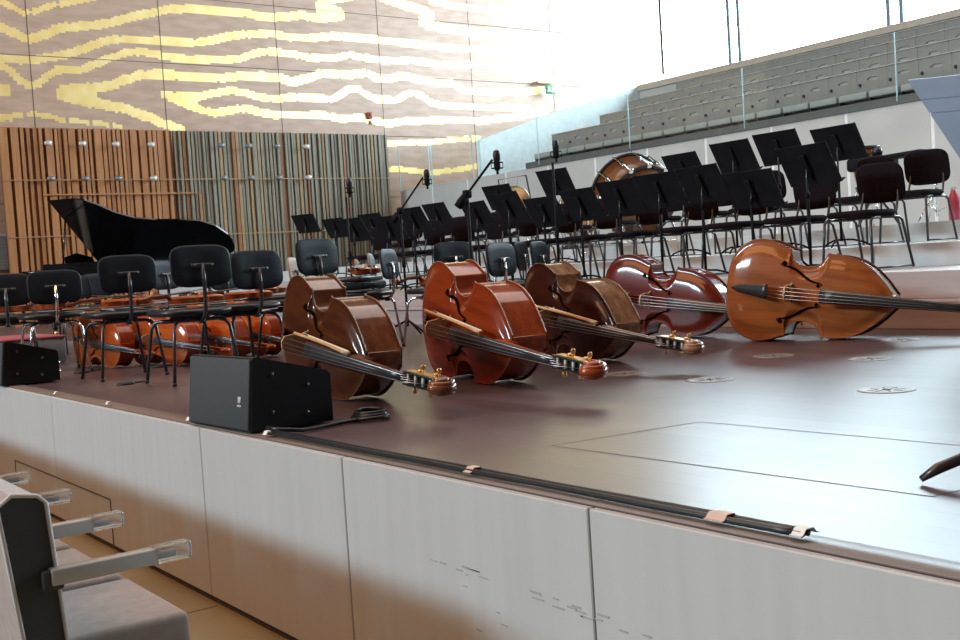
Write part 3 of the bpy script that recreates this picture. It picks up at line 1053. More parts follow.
def mic_stand(loc, h, boom_to, label, boom_from=None):
    """black tripod stand, with a boom when boom_to is given (offset from the pole top)"""
    t = thing('microphone_stand', label, 'microphone stand', loc, 0, 'microphone stands')
    m = MB()
    m.tube([(0, 0, 0.10), (0, 0, h)], 0.012, 8)
    m.lathe([(0.013, 0), (0.02, 0.005), (0.02, 0.06), (0.013, 0.065)], 10, T(0, 0, h*0.55))
    m.build('pole', black_matt, t)
    for i in range(3):
        a = 0.6+2*PI*i/3
        m = MB()
        m.tube([(0, 0, 0.16), (math.cos(a)*0.16, math.sin(a)*0.16, 0.09), (math.cos(a)*0.30, math.sin(a)*0.30, 0.012)], 0.010, 8)
        m.build('leg', black_matt, t)
    tip = Vector((0, 0, h))
    if boom_to:
        b = Vector(boom_to)
        m = MB()
        st = Vector((0, 0, h))-b*0.22
        tip = Vector((0, 0, h))+b
        m.tube([st, Vector((0, 0, h)), tip], 0.009, 8)
        m.lathe([(0, -0.05), (0.03, -0.05), (0.035, 0), (0.03, 0.05), (0, 0.05)], 10, Matrix.Translation(st) @ b.to_track_quat('Z', 'Y').to_matrix().to_4x4())
        m.build('boom', black_matt, t)
        m = MB()
        m.rbox((0, 0, h), (0.06, 0.05, 0.06), 0.012)
        m.build('clutch', black_matt, t)
    return t, Vector(loc)+tip

def microphone(loc, label, up=True, sc=1.0):
    t = thing('microphone', label, 'microphone', loc, 0, 'studio microphones')
    t.scale = (sc,)*3
    m = MB()
    m.lathe([(0, 0.0), (0.020, 0.005), (0.030, 0.03), (0.030, 0.085), (0.026, 0.09), (0, 0.09)], 14)
    m.build('body', black_matt, t)
    m = MB()
    m.lathe([(0.026, 0.09), (0.032, 0.095), (0.034, 0.15), (0.028, 0.178), (0.012, 0.188), (0, 0.19)], 14)
    m.build('grille', mat('mic_mesh', (0.03, 0.03, 0.035), 0.45, 0.6, nscale=200), t)
    m = MB()
    for z in (0.025, 0.075):
        m.tube([(0.052*math.cos(2*PI*i/18), 0.052*math.sin(2*PI*i/18), z) for i in range(18)], 0.004, 6, None, 0, True)
    for i in range(4):
        a = PI/4+PI/2*i
        m.tube([(0.052*math.cos(a), 0.052*math.sin(a), 0.02), (0.052*math.cos(a), 0.052*math.sin(a), 0.08)], 0.003, 5)
    m.tube([(0, 0, 0), (0.0, 0.0, -0.03)], 0.012, 8)
    m.build('shock_mount', black_matt, t)
    return t

def choir_seat():
    """grey shell seat facing -x, pitch 0.557 along y"""
    t = thing('choir_seat', 'x', 'seat')
    g = mat('choir_grey', (0.25, 0.235, 0.215), 0.6, col2=(0.295, 0.28, 0.26), nscale=5)
    m = MB()
    w = 0.553
    # back panel as a frame round an oval hand hole
    n = 24
    vs, fs = [], []
    for k_, x in enumerate((0.0, 0.045)):
        for j in range(n):
            a = 2*PI*j/n
            ca, sa = math.cos(a), math.sin(a)
            q = max(abs(ca)/(w/2), abs(sa)/0.29)
            vs.append((x+0.10*0, ca/q, 0.56+sa/q))
        for j in range(n):
            a = 2*PI*j/n
            vs.append((x, 0.105*math.cos(a)-0.02, 0.695+0.030*math.sin(a)))
    for j in range(n):
        j2 = (j+1) % n
        fs.append((j, j2, n+j2, n+j))
        fs.append((2*n+j, 3*n+j, 3*n+j2, 2*n+j2))
        fs.append((j, 2*n+j, 2*n+j2, j2))
        fs.append((n+j, n+j2, 3*n+j2, 3*n+j))
    m.add(vs, fs, RY(0.0))
    m.build('backrest', g, t)
    m = MB()
    m.pad(0.205, 0.058, 0.012, 2.2, 0, 20, T(0.03, -0.02, 0.695) @ RZ(PI/2) @ RX(PI/2))
    m.build('hand_hole_rim', mat('pale_insert', (0.40, 0.39, 0.37), 0.4), t)
    m = MB()
    m.rbox((0.018, 0, 0.853), (0.075, w, 0.016), 0.004, 1)
    m.build('top_edge', mat('pale_edge', (0.50, 0.49, 0.46), 0.5), t)
    m = MB()
    m.rbox((-0.02, 0.215, 0.62), (0.05, 0.035, 0.05), 0.012)
    m.build('knob', mat('dark_knob', (0.05, 0.05, 0.05), 0.5), t)
    m = MB()
    m.rbox((-0.30, 0, 0.37), (0.50, w-0.035, 0.11), 0.02, 2)
    m.build('cushion', mat('choir_cushion', (0.36, 0.37, 0.35), 0.7, nscale=10), t)
    m = MB()
    m.box((-0.28, w/2-0.004, 0.22), (0.45, 0.014, 0.42))
    m.build('side_panel', mat('dark_divider', (0.06, 0.065, 0.06), 0.6), t)
    return t

def audience_seat():
    """front-row seat facing +x, near arm at y=0, width 0.54 along +y"""
    t = thing('auditorium_seat', 'x', 'seat')
    fab = mat('grey_mauve_fabric', (0.27, 0.235, 0.225), 0.85, col2=(0.32, 0.28, 0.27), nscale=30, sheen=0.2)
    dark = mat('dark_seat_side', (0.035, 0.034, 0.036), 0.7)
    fab2 = mat('pale_piping', (0.52, 0.50, 0.49), 0.8)
    m = MB()
    prof = [(-0.02, -0.30), (0.078, -0.30), (0.050, 0.105), (0.030, 0.125), (-0.03, 0.135), (-0.065, 0.110)]
    w = 0.503
    vs = [(p[0], 0.012, p[1]) for p in prof]+[(p[0], w, p[1]) for p in prof]
    n = len(prof)
    m.add(vs, [(i, (i+1) % n, n+(i+1) % n, n+i) for i in range(n)], None, 0, False)
    m.add(vs, [tuple(range(n)), tuple(range(2*n-1, n-1, -1))], None, 1)
    bk = m.build('backrest', [fab, dark], t)
    for y in (0.012, w):
        m = MB()
        m.tube([(p[0], y, p[1]) for p in prof], 0.006, 6, None, 0, True)
        m.build('piping', fab2, bk)
    m = MB()
    m.rbox((0.225, 0.265, -0.315), (0.345, 0.495, 0.13), 0.022, 3)
    m.build('cushion', fab, t)
    m = MB()
    m.rbox((0.20, 0.265, -0.40), (0.27, 0.44, 0.06), 0.01)
    m.build('seat_pan', dark, t)
    m = MB()
    m.rbox((0.07, 0.265, -0.60), (0.10, 0.30, 0.36), 0.01)
    m.build('pedestal', dark, t)
    m = MB()
    m.rbox((0.175, -0.005, -0.078), (0.27, 0.042, 0.042), 0.006, 2)
    ar = m.build('armrest', mat('translucent_grey_arm', (0.40, 0.39, 0.38), 0.25, coat=0.4, nscale=4), t)
    m = MB()
    m.rbox((0.35, -0.005, -0.076), (0.10, 0.044, 0.046), 0.006, 2)
    m.build('clear_tip', ACRYL, ar)
    m = MB()
    m.rbox((0.31, -0.005, -0.078), (0.10, 0.020, 0.018), 0.003, 1)
    m.build('inner_block', mat('grey_insert', (0.30, 0.30, 0.31), 0.4), ar)
    m = MB()
    m.rbox((0.045, -0.005, -0.085), (0.05, 0.03, 0.05), 0.004, 1)
    m.build('arm_mount', dark, ar)
    return t

def acryl():
    m = bpy.data.materials.new('clear_acrylic')
    m.use_nodes = True
    b = m.node_tree.nodes['Principled BSDF']
    b.inputs['Base Color'].default_value = (0.92, 0.92, 0.92, 1)
    b.inputs['Roughness'].default_value = 0.06
    b.inputs['Transmission Weight'].default_value = 0.85
    b.inputs['IOR'].default_value = 1.45
    return m
ACRYL = acryl()

def wedge_speaker(name, label, loc, rz):
    """front-fill wedge: grille on the -x side, box runs back along +x"""
    t = thing('wedge_speaker', label, 'loudspeaker', loc, rz, 'wedge speakers on the stage edge')
    w = 0.60
    prof = [(0.02, 0.0), (0.40, 0.0), (0.40, 0.20), (0.385, 0.215), (0.07, 0.30), (0.05, 0.298)]
    m = MB()
    n = len(prof)
    vs = [(p[0], 0, p[1]) for p in prof]+[(p[0], w, p[1]) for p in prof]
    m.add(vs, [(i, (i+1) % n, n+(i+1) % n, n+i) for i in range(n)]+[tuple(range(n)), tuple(range(2*n-1, n-1, -1))])
    b = m.build('cabinet', mat('speaker_black', (0.006, 0.006, 0.007), 0.6, nscale=80, spec=0.25), t)
    m = MB()
    M = Matrix(((0.05/0.298, 0, -1, 0.016), (0, 1, 0, 0), (1, 0, 0, 0.004), (0, 0, 0, 1)))
    m.rbox((0.146, w/2, 0.0), (0.288, w-0.012, 0.022), 0.006, 2, Matrix(((0.10, 0, -0.995, 0.019), (0, 1, 0, 0), (0.995, 0, 0.10, 0.004), (0, 0, 0, 1))))
    gr = m.build('grille', mat('speaker_grille', (0.030, 0.034, 0.037), 0.75, col2=(0.042, 0.047, 0.05), nscale=260), t)
    m = MB()
    Mb = Matrix(((0.10, 0, -0.995, 0.019-0.0125), (0, 1, 0, 0), (0.995, 0, 0.10, 0.004), (0, 0, 0, 1)))
    m.rbox((0.125, 0.085, 0), (0.026, 0.026, 0.003), 0.001, 1, Mb)
    m.rbox((0.100, 0.085, 0), (0.008, 0.034, 0.003), 0.001, 1, Mb)
    m.build('badge', mat('badge_grey', (0.42, 0.44, 0.46), 0.4), gr)
    for (x, z) in ((0.13, 0.225), (0.29, 0.165), (0.12, 0.07), (0.28, 0.05)):
        m = MB()
        m.lathe([(0, 0), (0.010, 0), (0.009, 0.003), (0, 0.004)], 10, T(x, 0.0, z) @ RX(PI/2))
        m.build('screw', dark_metal, t)
    m = MB()
    m.tube([(0.401, 0.15, 0.10), (0.43, 0.15, 0.10), (0.43, 0.30, 0.10), (0.401, 0.30, 0.10)], 0.008, 8)
    m.build('handle', black, t)
    m = MB()
    for (y, z) in ((0.07, 0.06), (0.07, 0.12)):
        m.lathe([(0, 0), (0.014, 0), (0.014, 0.022), (0, 0.024)], 10, T(0.40, y, z) @ RY(PI/2))
    m.build('connector', chrome, t)
    return t

def drum_shell(mb, r, h, M, mi=0):
    mb.lathe([(r, 0), (r, h)], 32, M, mi)

# ================================================================== PLACEMENT
COND = (2.6, 11.3)          # the players' chairs turn to this point
def face(x, y):
    return math.atan2(COND[1]-y, COND[0]-x)-PI/2

# ---- stage edge: speakers, cables, tape
wedge_speaker('near', 'black wedge loudspeaker with grey grille at the stage edge, beside the coiled cable', (1.825, 4.165, 0.012), 0.03)
wedge_speaker('far', 'black wedge loudspeaker at the left edge of the photo, in front of the chairs', (1.78, 8.10, 0.012), -0.02)
cable_m = mat('cable_black', (0.012, 0.012, 0.014), 0.35)
def cable(name, label, pts, r, cat='cable'):
    m = MB()
    m.tube(pts, r, 8)
    return tag(m.build(name, cable_m), label, cat, 'black cables on the stage')
ys_ = [1.49+(4.05-1.49)*i/36 for i in range(37)]
cable('speaker_cable', 'outer black cable taped along the front edge of the stage', [(1.870+0.002*math.sin(9*y), y, 0.020) for y in ys_], 0.0085)
cable('speaker_cable', 'inner black cable taped along the front edge, next to the parquet', [(1.893+0.002*math.sin(7*y+1), y, 0.020) for y in ys_], 0.0085)
coil = []
for i in range(64):
    a = 2*PI*i/18
    k = 1-0.10*(i//18)
    coil.append((2.36+0.075*k*math.cos(a), 4.10+0.085*k*math.sin(a), 0.011+0.010*i/18))
cable('coiled_cable', 'black cable coiled in a small flat heap behind the wedge speaker', [(1.885, 4.10, 0.034), (1.90, 4.02, 0.030), (2.0, 4.02, 0.014), (2.14, 4.07, 0.011), (2.27, 4.09, 0.011), (2.36+0.06, 4.05, 0.011)]+coil, 0.0085)
def tape(label, x, y, w, l, rz=0, z=0.030, mm=tape_w):
    m = MB()
    pts = [(-w/2, 0.0), (-w*0.4, 0.0), (-w*0.2, 0.012), (w*0.2, 0.012), (w*0.4, 0.0), (w/2, 0.0)]
    vs = [(p[0], -l/2, p[1]) for p in pts]+[(p[0], l/2, p[1]) for p in pts]+[(p[0], -l/2, p[1]+0.002) for p in pts]+[(p[0], l/2, p[1]+0.002) for p in pts]
    n = 6
    fs = []
    for i in range(5):
        fs += [(i, i+1, n+i+1, n+i), (2*n+i, 3*n+i, 3*n+i+1, 2*n+i+1), (i, 2*n+i, 2*n+i+1, i+1), (n+i, n+i+1, 3*n+i+1, 3*n+i)]
    fs += [(0, n, 3*n, 2*n), (5, 2*n+5, 3*n+5, n+5)]
    m.add(vs, fs, RZ(rz))
    o = m.build('tape_strip', mm)
    o.location = (x, y, z-0.012)
    return tag(o, label, 'tape', 'pieces of tape on the stage edge')
beige_tape = mat('beige_tape', (0.55, 0.40, 0.32), 0.7)
tape('beige tape over the cables in the middle of the stage edge', 1.882, 1.72, 0.06, 0.055, 0, 0.030, beige_tape)
tape('small beige tape over the cables left of the longer one', 1.882, 2.68, 0.06, 0.035, 0, 0.030, beige_tape)
tape('white tape at the right hand end of the cables', 1.884, 1.495, 0.06, 0.03)
tape('white tape just left of the near wedge speaker', 1.85, 4.83, 0.03, 0.03, 0, 0.026)
tape('white tape at the cable bend in front of the near wedge speaker', 1.85, 4.02, 0.035, 0.03, 0, 0.03)
tape('white tape at the stage edge above the first upright joint', 1.85, 6.98, 0.03, 0.03, 0, 0.026)
tape('white tape at the stage edge between speaker and first joint', 1.85, 5.98, 0.03, 0.03, 0, 0.026)

# ---- floor outlets and trap
vent_m = mat('floor_outlet_metal', (0.22, 0.18, 0.175), 0.4, 0.2)
for (x, y), lb in zip([(4.05, 3.73), (4.06, 2.765), (5.11, 3.57), (4.08, 4.36), (6.14, 4.07), (5.10, 4.20)],
        ['round metal floor outlet in front of the cherry red and golden basses', 'round metal floor outlet nearest the right edge, closest to the trap',
         'round metal floor outlet in front of the neck of the golden bass', 'round metal floor outlet beside the scroll of the orange bass',
         'round metal floor outlet under the neck of the golden bass', 'round metal floor outlet under the belly of the golden bass']):
    t = thing('floor_outlet', lb, 'floor outlet', (x, y, 0.0), 0, 'round outlets in the stage floor')
    m = MB()
    m.lathe([(0.0, 0.002), (0.098, 0.002), (0.102, 0.0035), (0.113, 0.003), (0.117, 0.0)], 32)
    m.build('rim_plate', vent_m, t)
    m = MB()
    for i in range(8):
        a = 2*PI*i/8
        m.box((0.055, 0, 0.0028), (0.04, 0.007, 0.001), RZ(a))
    m.lathe([(0, 0.004), (0.018, 0.004), (0.02, 0.002)], 12)
    m.build('slots', seam, t)
mb = MB()
def fl(a, b, w=0.006):
    a, b = Vector((*a, 0.0008)), Vector((*b, 0.0008))
    d = (b-a).normalized()
    s = Vector((-d.y, d.x, 0))*w/2
    mb.add([a-s, a+s, b+s, b-s], [(0, 1, 2, 3)])
c = [(2.37, 2.91), (3.02, 2.84), (2.41, 1.53), (3.065, 1.2), (3.02, 0.9)]
fl((2.37, 2.91), (3.02, 2.84)); fl((3.02, 2.84), (3.08, 1.2)); fl((2.37, 2.91), (2.41, 1.53)); fl((2.41, 1.53), (3.07, 1.45))
struct('trim_6', mb, seam, 'joint of a trap in the stage floor')

# curved dark foot reaching in from the right
t = thing('stool', 'dark curved wooden stool foot reaching in from the right edge', 'stool', (2.95, 1.27, 0))
dw = mat('dark_stained_wood', (0.022, 0.013, 0.010), 0.35, col2=(0.035, 0.02, 0.015), coat=0.3)
for i in range(4):
    a = math.radians(140)+PI/2*i
    m = MB()
    pts, rr = [], []
    for j in range(13):
        u = j/12
        r = 0.03+0.53*u
        z = 0.012+0.10*(1-u**2.4)**0.8
        pts.append((r*math.cos(a), r*math.sin(a), z))
        rr.append(0.020-0.006*u if u < 0.95 else 0.008)
    m.tube(pts, rr, 10)
    m.build('foot', dw, t)
m = MB()
m.lathe([(0, 0.07), (0.045, 0.07), (0.05, 0.17), (0.03, 0.22), (0.026, 0.40), (0.05, 0.43), (0, 0.43)], 20)
m.build('column', dw, t)
m = MB()
m.lathe([(0, 0.43), (0.12, 0.43), (0.135, 0.45), (0.135, 0.47), (0.11, 0.49), (0, 0.495)], 28)
m.build('seat', black, t)

# ---- bows
FT = {1: F1, 2: F2, 3: F3}
bow('pale wooden bow slipped under the strings of the dark chestnut bass', F1, 0.50, 0.062, 0.325, 1.12, 0.050, 0.315)
bow('pale wooden bow slipped under the strings of the orange-red bass', F2, 0.30, 0.078, 0.315, 0.99, 0.058, 0.325)
bow('pale wooden bow slipped under the strings of the very dark brown bass', F3, 0.40, 0.072, 0.325, 1.07, 0.050, 0.32)

# ---- swivel chairs on the stage floor: (backrest point, metal, label)
SW = [
 ((2.41, 8.90, 0.670), chrome, 'low dark orchestra chair with chrome column, above the left wedge speaker'),
 ((2.566, 7.663, 0.723), dark_metal, 'dark orchestra chair second from the left in the nearest row'),
 ((2.707, 6.698, 0.735), dark_metal, 'nearest dark orchestra chair, standing left of the grey speaker grille'),
 ((3.215, 6.985, 0.694), dark_metal, 'dark orchestra chair right of the nearest one, behind the near wedge speaker'),
 ((3.77, 7.17, 0.762), dark_metal, 'tall backed dark orchestra chair behind the dark chestnut bass'),
 ((2.19, 9.50, 0.672), dark_metal, 'dim orchestra chair at the left edge, behind the low chair'),
 ((3.41, 11.87, 0.665), dark_metal, 'dim orchestra chair half hidden behind the low chair'),
 ((3.85, 12.50, 0.685), dark_metal, 'dim orchestra chair between the two left front chairs, farther back'),
 ((3.56, 9.66, 0.724), dark_metal, 'dim orchestra chair half hidden behind the nearest chair'),
 ((3.86, 9.07, 0.688), dark_metal, 'dim orchestra chair behind the chair right of the nearest one'),
 ((4.72, 9.44, 0.685), dark_metal, 'tan backed orchestra chair left of the tall backed one behind the chestnut bass'),
 ((5.019, 8.236, 0.692), chrome, 'orchestra chair seen edge-on with a violin and case on its seat'),
 ((5.41, 9.19, 0.681), chrome, 'grey looking orchestra chair just left behind the edge-on chair'),
 ((5.60, 9.79, 0.643), chrome, 'small tan looking orchestra chair farthest of the edge-on three'),
 ((5.132, 7.413, 0.702), chrome, 'orchestra chair behind the orange-red bass, its seat reaching out to the left'),
 ((5.194, 6.871, 0.662), chrome, 'orchestra chair with chrome bracket between the orange-red and dark basses'),
 ((6.31, 8.50, 0.732), chrome, 'orchestra chair just behind the chrome bracket chair'),
 ((6.13, 7.80, 0.689), chrome, 'narrow edge-on orchestra chair left of the microphone stand base'),
 ((5.882, 7.239, 0.668), chrome, 'edge-on orchestra chair above the very dark brown bass'),
]
grey_shell = mat('grey_shell', (0.16, 0.155, 0.15), 0.55)
tan_shell = mat('tan_shell', (0.30, 0.20, 0.14), 0.55)
seats = []
TURN = {14: 92, 15: 110, 17: 126, 18: 120}      # chairs turned more square to the basses
for i, ((x, y, z), mt, lb) in enumerate(SW):
    a = face(x, y)
    if i in TURN: a = math.radians(TURN[i]-90)
    shell = chair_back_m
    if i in (12, 16): shell = grey_shell
    if i in (10, 13): shell = tan_shell
    ch = swivel_chair(z, mt, shell)
    fx, fy = -math.sin(a), math.cos(a)
    ch.location = (x+0.225*fx, y+0.225*fy, 0)
    ch.rotation_euler = (0, 0, a)
    ch['label'] = lb
    ch['group'] = 'orchestra chairs on the stage floor'
    seats.append((x+0.24*fx, y+0.24*fy, a))

# ---- conductor's podium box
t = thing('podium', 'low grey podium block behind the left hand chairs', 'podium', (2.30, 10.68, 0))
m = MB()
m.rbox((0, 0, 0.12), (1.0, 1.1, 0.22), 0.008, 1)
m.build('body', mat('podium_grey', (0.17, 0.165, 0.16), 0.6), t)
m = MB()
m.rbox((0, 0, 0.24), (1.02, 1.12, 0.02), 0.004, 1)
m.build('carpet_top', mat('podium_red', (0.28, 0.05, 0.06), 0.8), t)

# ---- violins and violas on the seats
VP = dict(L=0.36, rib=0.034, arch=0.014, bridge=0.034, bw=0.022, neck=0.13, nutz=0.022, fb=0.60, fw0=0.021, fw1=0.012, peg=0.068, scroll=0.018)
vb = varnish('violin_belly', (0.30, 0.075, 0.018), (0.45, 0.13, 0.035), 0.36)
vr = varnish('violin_rib', (0.20, 0.045, 0.014), (0.34, 0.09, 0.025), 0.36)
V0, _ = make_viol('violin', 'x', 'violin', 'violins left on the chairs', 'violin', vb, vr, ebony, vr, VP)
kids(V0)
vio = [(0, 0.35, 'violin on the seat of the low chair with chrome column'),
       (5, 1.2, 'violin on the seat of the dim chair at the left edge'),
       (6, 1.5, 'violin on the seat of the dim chair behind the low chair'),
       (7, 1.8, 'violin on the seat of the dim chair between the two left front chairs'),
       (8, 1.4, 'violin on the seat behind the nearest chair'),
       (9, 1.7, 'violin on the seat behind the chair right of the nearest one'),
       (10, 1.5, 'violin on the rightmost seat of the left hand back row'),
       (1, 1.4, 'violin on the seat of the second chair from the left'),
       (2, 1.6, 'violin across the seat of the nearest chair'),
       (3, 1.5, 'violin on the seat behind the near wedge speaker'),
       (11, 1.6, 'reddish violin on the seat of the edge-on chair, on top of a black case'),
       (14, 1.6, 'brown viola on the seat reaching out left of the orange-red bass')]
for i, da, lb in vio:
    x, y, a = seats[i]
    z = 0.502
    if i == 11: z = 0.625
    v = put(V0, (x, y, z), a+da, lb, 'violins left on the chairs', 1.12 if i == 14 else 1.0)
    fx = Matrix.Rotation(a+da, 3, 'Z') @ Vector((0, -0.24, 0))
    v.location = (x+fx.x, y+fx.y, z)
def vbow(i, da, off, z, lb):
    x, y, a = seats[i]
    t = thing('violin_bow', lb, 'bow', (x, y, z), a+da, 'violin bows on the chairs')
    m = MB()
    m.tube([(off, -0.36+0.72*k/8, 0.006-0.007*math.sin(PI*k/8)+0.002) for k in range(9)], 0.004, 6)
    m.build('stick', mat('bow_wood', (0.30, 0.13, 0.06), 0.4), t)
    m = MB()
    m.box((off, 0, -0.008), (0.008, 0.68, 0.0015))
    m.build('hair', mat('bow_hair', (0.85, 0.80, 0.70), 0.6), t)
    m = MB()
    m.rbox((off, -0.31, -0.003), (0.008, 0.03, 0.014), 0.002, 1)
    m.build('frog', ebony, t)
for i, da, lb in [(6, 1.3, 'bow lying beside the violin on the dim chair behind the low chair'), (7, 1.9, 'bow lying beside the violin between the two left front chairs'),
               (1, 1.2, 'bow on the seat of the second chair from the left'), (8, 1.6, 'bow lying beside the violin behind the nearest chair'),
               (2, 1.8, 'bow across the seat of the nearest chair'), (9, 1.5, 'bow beside the violin behind the chair right of the nearest one')]:
    vbow(i, da, -0.15, 0.50, lb)
# black violin case on the edge-on chair
x, y, a = seats[11]
t = thing('violin_case', 'black open violin case lying on the edge-on chair under a red violin', 'case', (x, y, 0.486), a+1.6, None)
m = MB()
m.rbox((0, 0, 0.035), (0.22, 0.62, 0.065), 0.02, 2)
m.build('body', black_matt, t)
m = MB()
m.rbox((0.02, 0.0, 0.095), (0.22, 0.60, 0.05), 0.02, 2)
m.build('lid', black, t)
m = MB()
m.tube([(-0.112, -0.06, 0.03), (-0.14, -0.05, 0.03), (-0.14, 0.05, 0.03), (-0.112, 0.06, 0.03)], 0.006, 6)
m.build('handle', black_matt, t)

# ---- cellos lying on their sides between the chairs
CP = dict(L=0.76, rib=0.118, arch=0.027, bridge=0.09, bw=0.045, neck=0.28, nutz=0.036, fb=0.60, fw0=0.031, fw1=0.016, peg=0.13, scroll=0.034)
cb = varnish('cello_belly', (0.34, 0.075, 0.013), (0.50, 0.14, 0.028), 0.76)
cr = varnish('cello_rib', (0.26, 0.045, 0.010), (0.40, 0.09, 0.02), 0.76)
ce = mat('cello_edge', (0.30, 0.09, 0.03), 0.35, coat=0.7)
K0, _ = make_viol('cello', 'x', 'cello', 'cellos lying on the floor', 'cello', cb, cr, ebony, ce, CP)
kids(K0)
def lay_cello(bx, by, hd, lb, tilt=0.03):
    W, U, Lr = .226, .178, .76
    s = (W-U)/(.58*Lr)
    o = put(K0, (0, 0, 0), 0, lb, 'cellos lying on the floor')
    h = Vector((math.cos(hd), math.sin(hd), 0))
    up = Vector((0, 0, 1))
    yd = (h-up*s).normalized()
    n0 = h.cross(up)
    xd = yd.cross(n0).normalized()
    if xd.z < 0: xd = -xd
    n = (n0*math.cos(tilt)+xd*math.sin(tilt)).normalized()
    xv = yd.cross(n)
    o.rotation_euler = Matrix(((xv.x, yd.x, n.x), (xv.y, yd.y, n.y), (xv.z, yd.z, n.z))).to_euler()
    o.location = (bx, by, (W+s*.2*Lr)*math.cos(tilt)+0.008)
lay_cello(2.80, 9.45, math.radians(-80), 'orange cello on its side under the leftmost pair of chairs')
lay_cello(3.10, 8.95, math.radians(-76), 'orange-red cello on its side seen between the legs of the nearest chair')
lay_cello(3.50, 8.85, math.radians(-80), 'orange cello on its side right of the nearest chair legs')
lay_cello(3.88, 8.92, math.radians(-84), 'orange cello on its side just left of the dark chestnut bass')
lay_cello(4.24, 8.42, math.radians(-86), 'red cello behind the dark chestnut bass, its scroll poking out to the right')
lay_cello(4.50, 8.78, math.radians(-86), 'red cello lying behind, its pegs next to the chrome chair frame')

# small black end pin stops on the floor
for (x, y), lb in zip([(2.36, 7.24), (2.51, 8.72), (3.02, 8.45)], ['small black end pin stop by the front leg of the nearest chair', 'small black end pin stop behind the left wedge speaker', 'small black end pin stop between the two left front chairs']):
    t = thing('end_pin_stop', lb, 'end pin stop', (x, y, 0), 0.4, 'end pin stops on the floor')
    m = MB()
    m.lathe([(0.055, 0), (0.06, 0.006), (0.045, 0.016), (0.018, 0.018), (0.014, 0.010), (0, 0.010)], 18)
    m.build('disc', rubber, t)
    m = MB()
    m.rbox((0.11, 0, 0.004), (0.16, 0.025, 0.005), 0.002, 1)
    m.build('strap', black_matt, t)

# ---- risers: chairs and music stands
def RF(y):          # the riser rows face the audience, the far ones turn a little to the middle
    return PI/2+0.03*max(0, y-9)
RC = riser_chair()
kids(RC)
names1 = [5.44+0.655*i for i in range(13)]
ordw = ['first', 'second', 'third', 'fourth', 'fifth', 'sixth', 'seventh', 'eighth', 'ninth', 'tenth', 'eleventh', 'twelfth', 'thirteenth', 'fourteenth', 'fifteenth']
for i, y in enumerate(names1):
    put(RC, (7.78, y, 0.39), RF(y)+random.uniform(-.08, .08), 'black stacking chair on the lower riser, %s from the right' % ordw[i], 'stacking chairs on the lower riser')
for i, y in enumerate([5.98, 6.55, 7.2, 7.85, 8.5, 9.25, 10.0, 10.8, 11.6, 12.4, 13.2, 14.0, 14.9]):
    put(RC, (9.35, y, 0.58), RF(y)+random.uniform(-.1, .1), 'black stacking chair on the upper riser, %s from the right' % ordw[i], 'stacking chairs on the upper riser')
row1 = [(5.58, 1.25), (6.15, 1.11), (6.68, 1.21), (7.20, 1.20), (7.72, 1.19), (8.27, 1.16), (8.84, 1.13), (9.42, 1.23), (10.0, 1.18), (11.30, 1.22), (11.88, 1.16), (12.75, 1.20)]
row2 = [(6.31, 1.53), (6.98, 1.57), (7.54, 1.55), (8.22, 1.51), (10.32, 1.57), (11.44, 1.49), (12.89, 1.38), (14.66, 1.37), (15.82, 1.38), (16.85, 1.52)]
for i, (y, z) in enumerate(row1):
    st = music_stand(z-0.39)
    st.location = (7.33, y, 0.39)
    st.rotation_euler = (0, 0, RF(y)+random.uniform(-.12, .12))
    st['label'] = 'black music stand on the lower riser, %s from the right' % ordw[i]
    st['group'] = 'music stands on the lower riser'
for i, (y, z) in enumerate(row2):
    st = music_stand(z-0.58)
    st.location = (8.74, y, 0.58)
    st.rotation_euler = (0, 0, RF(y)+random.uniform(-.12, .12))
    st['label'] = 'black music stand on the upper riser, %s from the right' % ordw[i]
    st['group'] = 'music stands on the upper riser'

# ---- microphones
def boomed(loc, h, tip, lb, lm, sc):
    st, tp = mic_stand(loc, h, tip, lb)
    microphone(tp+Vector((0.05*sc, 0, -0.10*sc if tip else 0.03)), lm, True, sc)
boomed((5.61, 8.92, 0), 1.19, (0.20, -0.12, 0.30), 'boom microphone stand left of the orange-red bass', 'large microphone on the boom left of the orange-red bass', 0.85)
boomed((4.70, 6.56, 0), 1.145, (0.166, -0.107, 0.235), 'boom microphone stand behind the orange-red bass', 'large microphone on the boom behind the orange-red bass', 0.8)
boomed((6.79, 8.07, 0), 1.55, None, 'tall straight microphone stand behind the very dark brown bass', 'large microphone on the tall straight stand', 0.95)
boomed((6.30, 11.15, 0), 1.50, None, 'thin microphone stand in front of the striped grey slats', 'small microphone in front of the grey slats', 1.0)

# ---- grand piano, far left; local +x runs from keyboard to tail, +y is the straight bass side
t = thing('grand_piano', 'black grand piano with raised lid at far left in front of orange slats', 'piano', (5.45, 17.55, 0), math.radians(-50))
PI_OUT = [(0, 0), (2.45, 0)] + [(2.45+0.22*math.sin(a), -0.28+0.28*math.cos(a)) for a in [PI/2*k/6 for k in range(1, 7)]]
PI_OUT += [(2.66, -0.45), (2.55, -0.66), (2.34, -0.80), (2.0, -0.86), (1.6, -0.90), (1.25, -0.98), (0.98, -1.14), (0.78, -1.34), (0.62, -1.46), (0.45, -1.50), (0, -1.50)]
m = MB()
m.prism(PI_OUT, 0.34, T(0, 0, 0.66))
m.build('case', gloss_black, t)
m = MB()
m.rbox((-0.22, -0.75, 0.735), (0.46, 1.50, 0.13), 0.01)
for y in (-0.03, -1.47):
    m.rbox((-0.20, y, 0.86), (0.42, 0.06, 0.14), 0.02)
m.build('key_bed', gloss_black, t)
m = MB()
m.rbox((-0.27, -0.75, 0.815), (0.15, 1.24, 0.02), 0.003, 1)
m.build('keyboard', mat('ivory', (0.75, 0.73, 0.68), 0.3), t)
m = MB()
m.rbox((-0.05, -0.75, 0.92), (0.03, 1.30, 0.18), 0.01)
m.build('fallboard', gloss_black, t)
ang = math.radians(35.5)
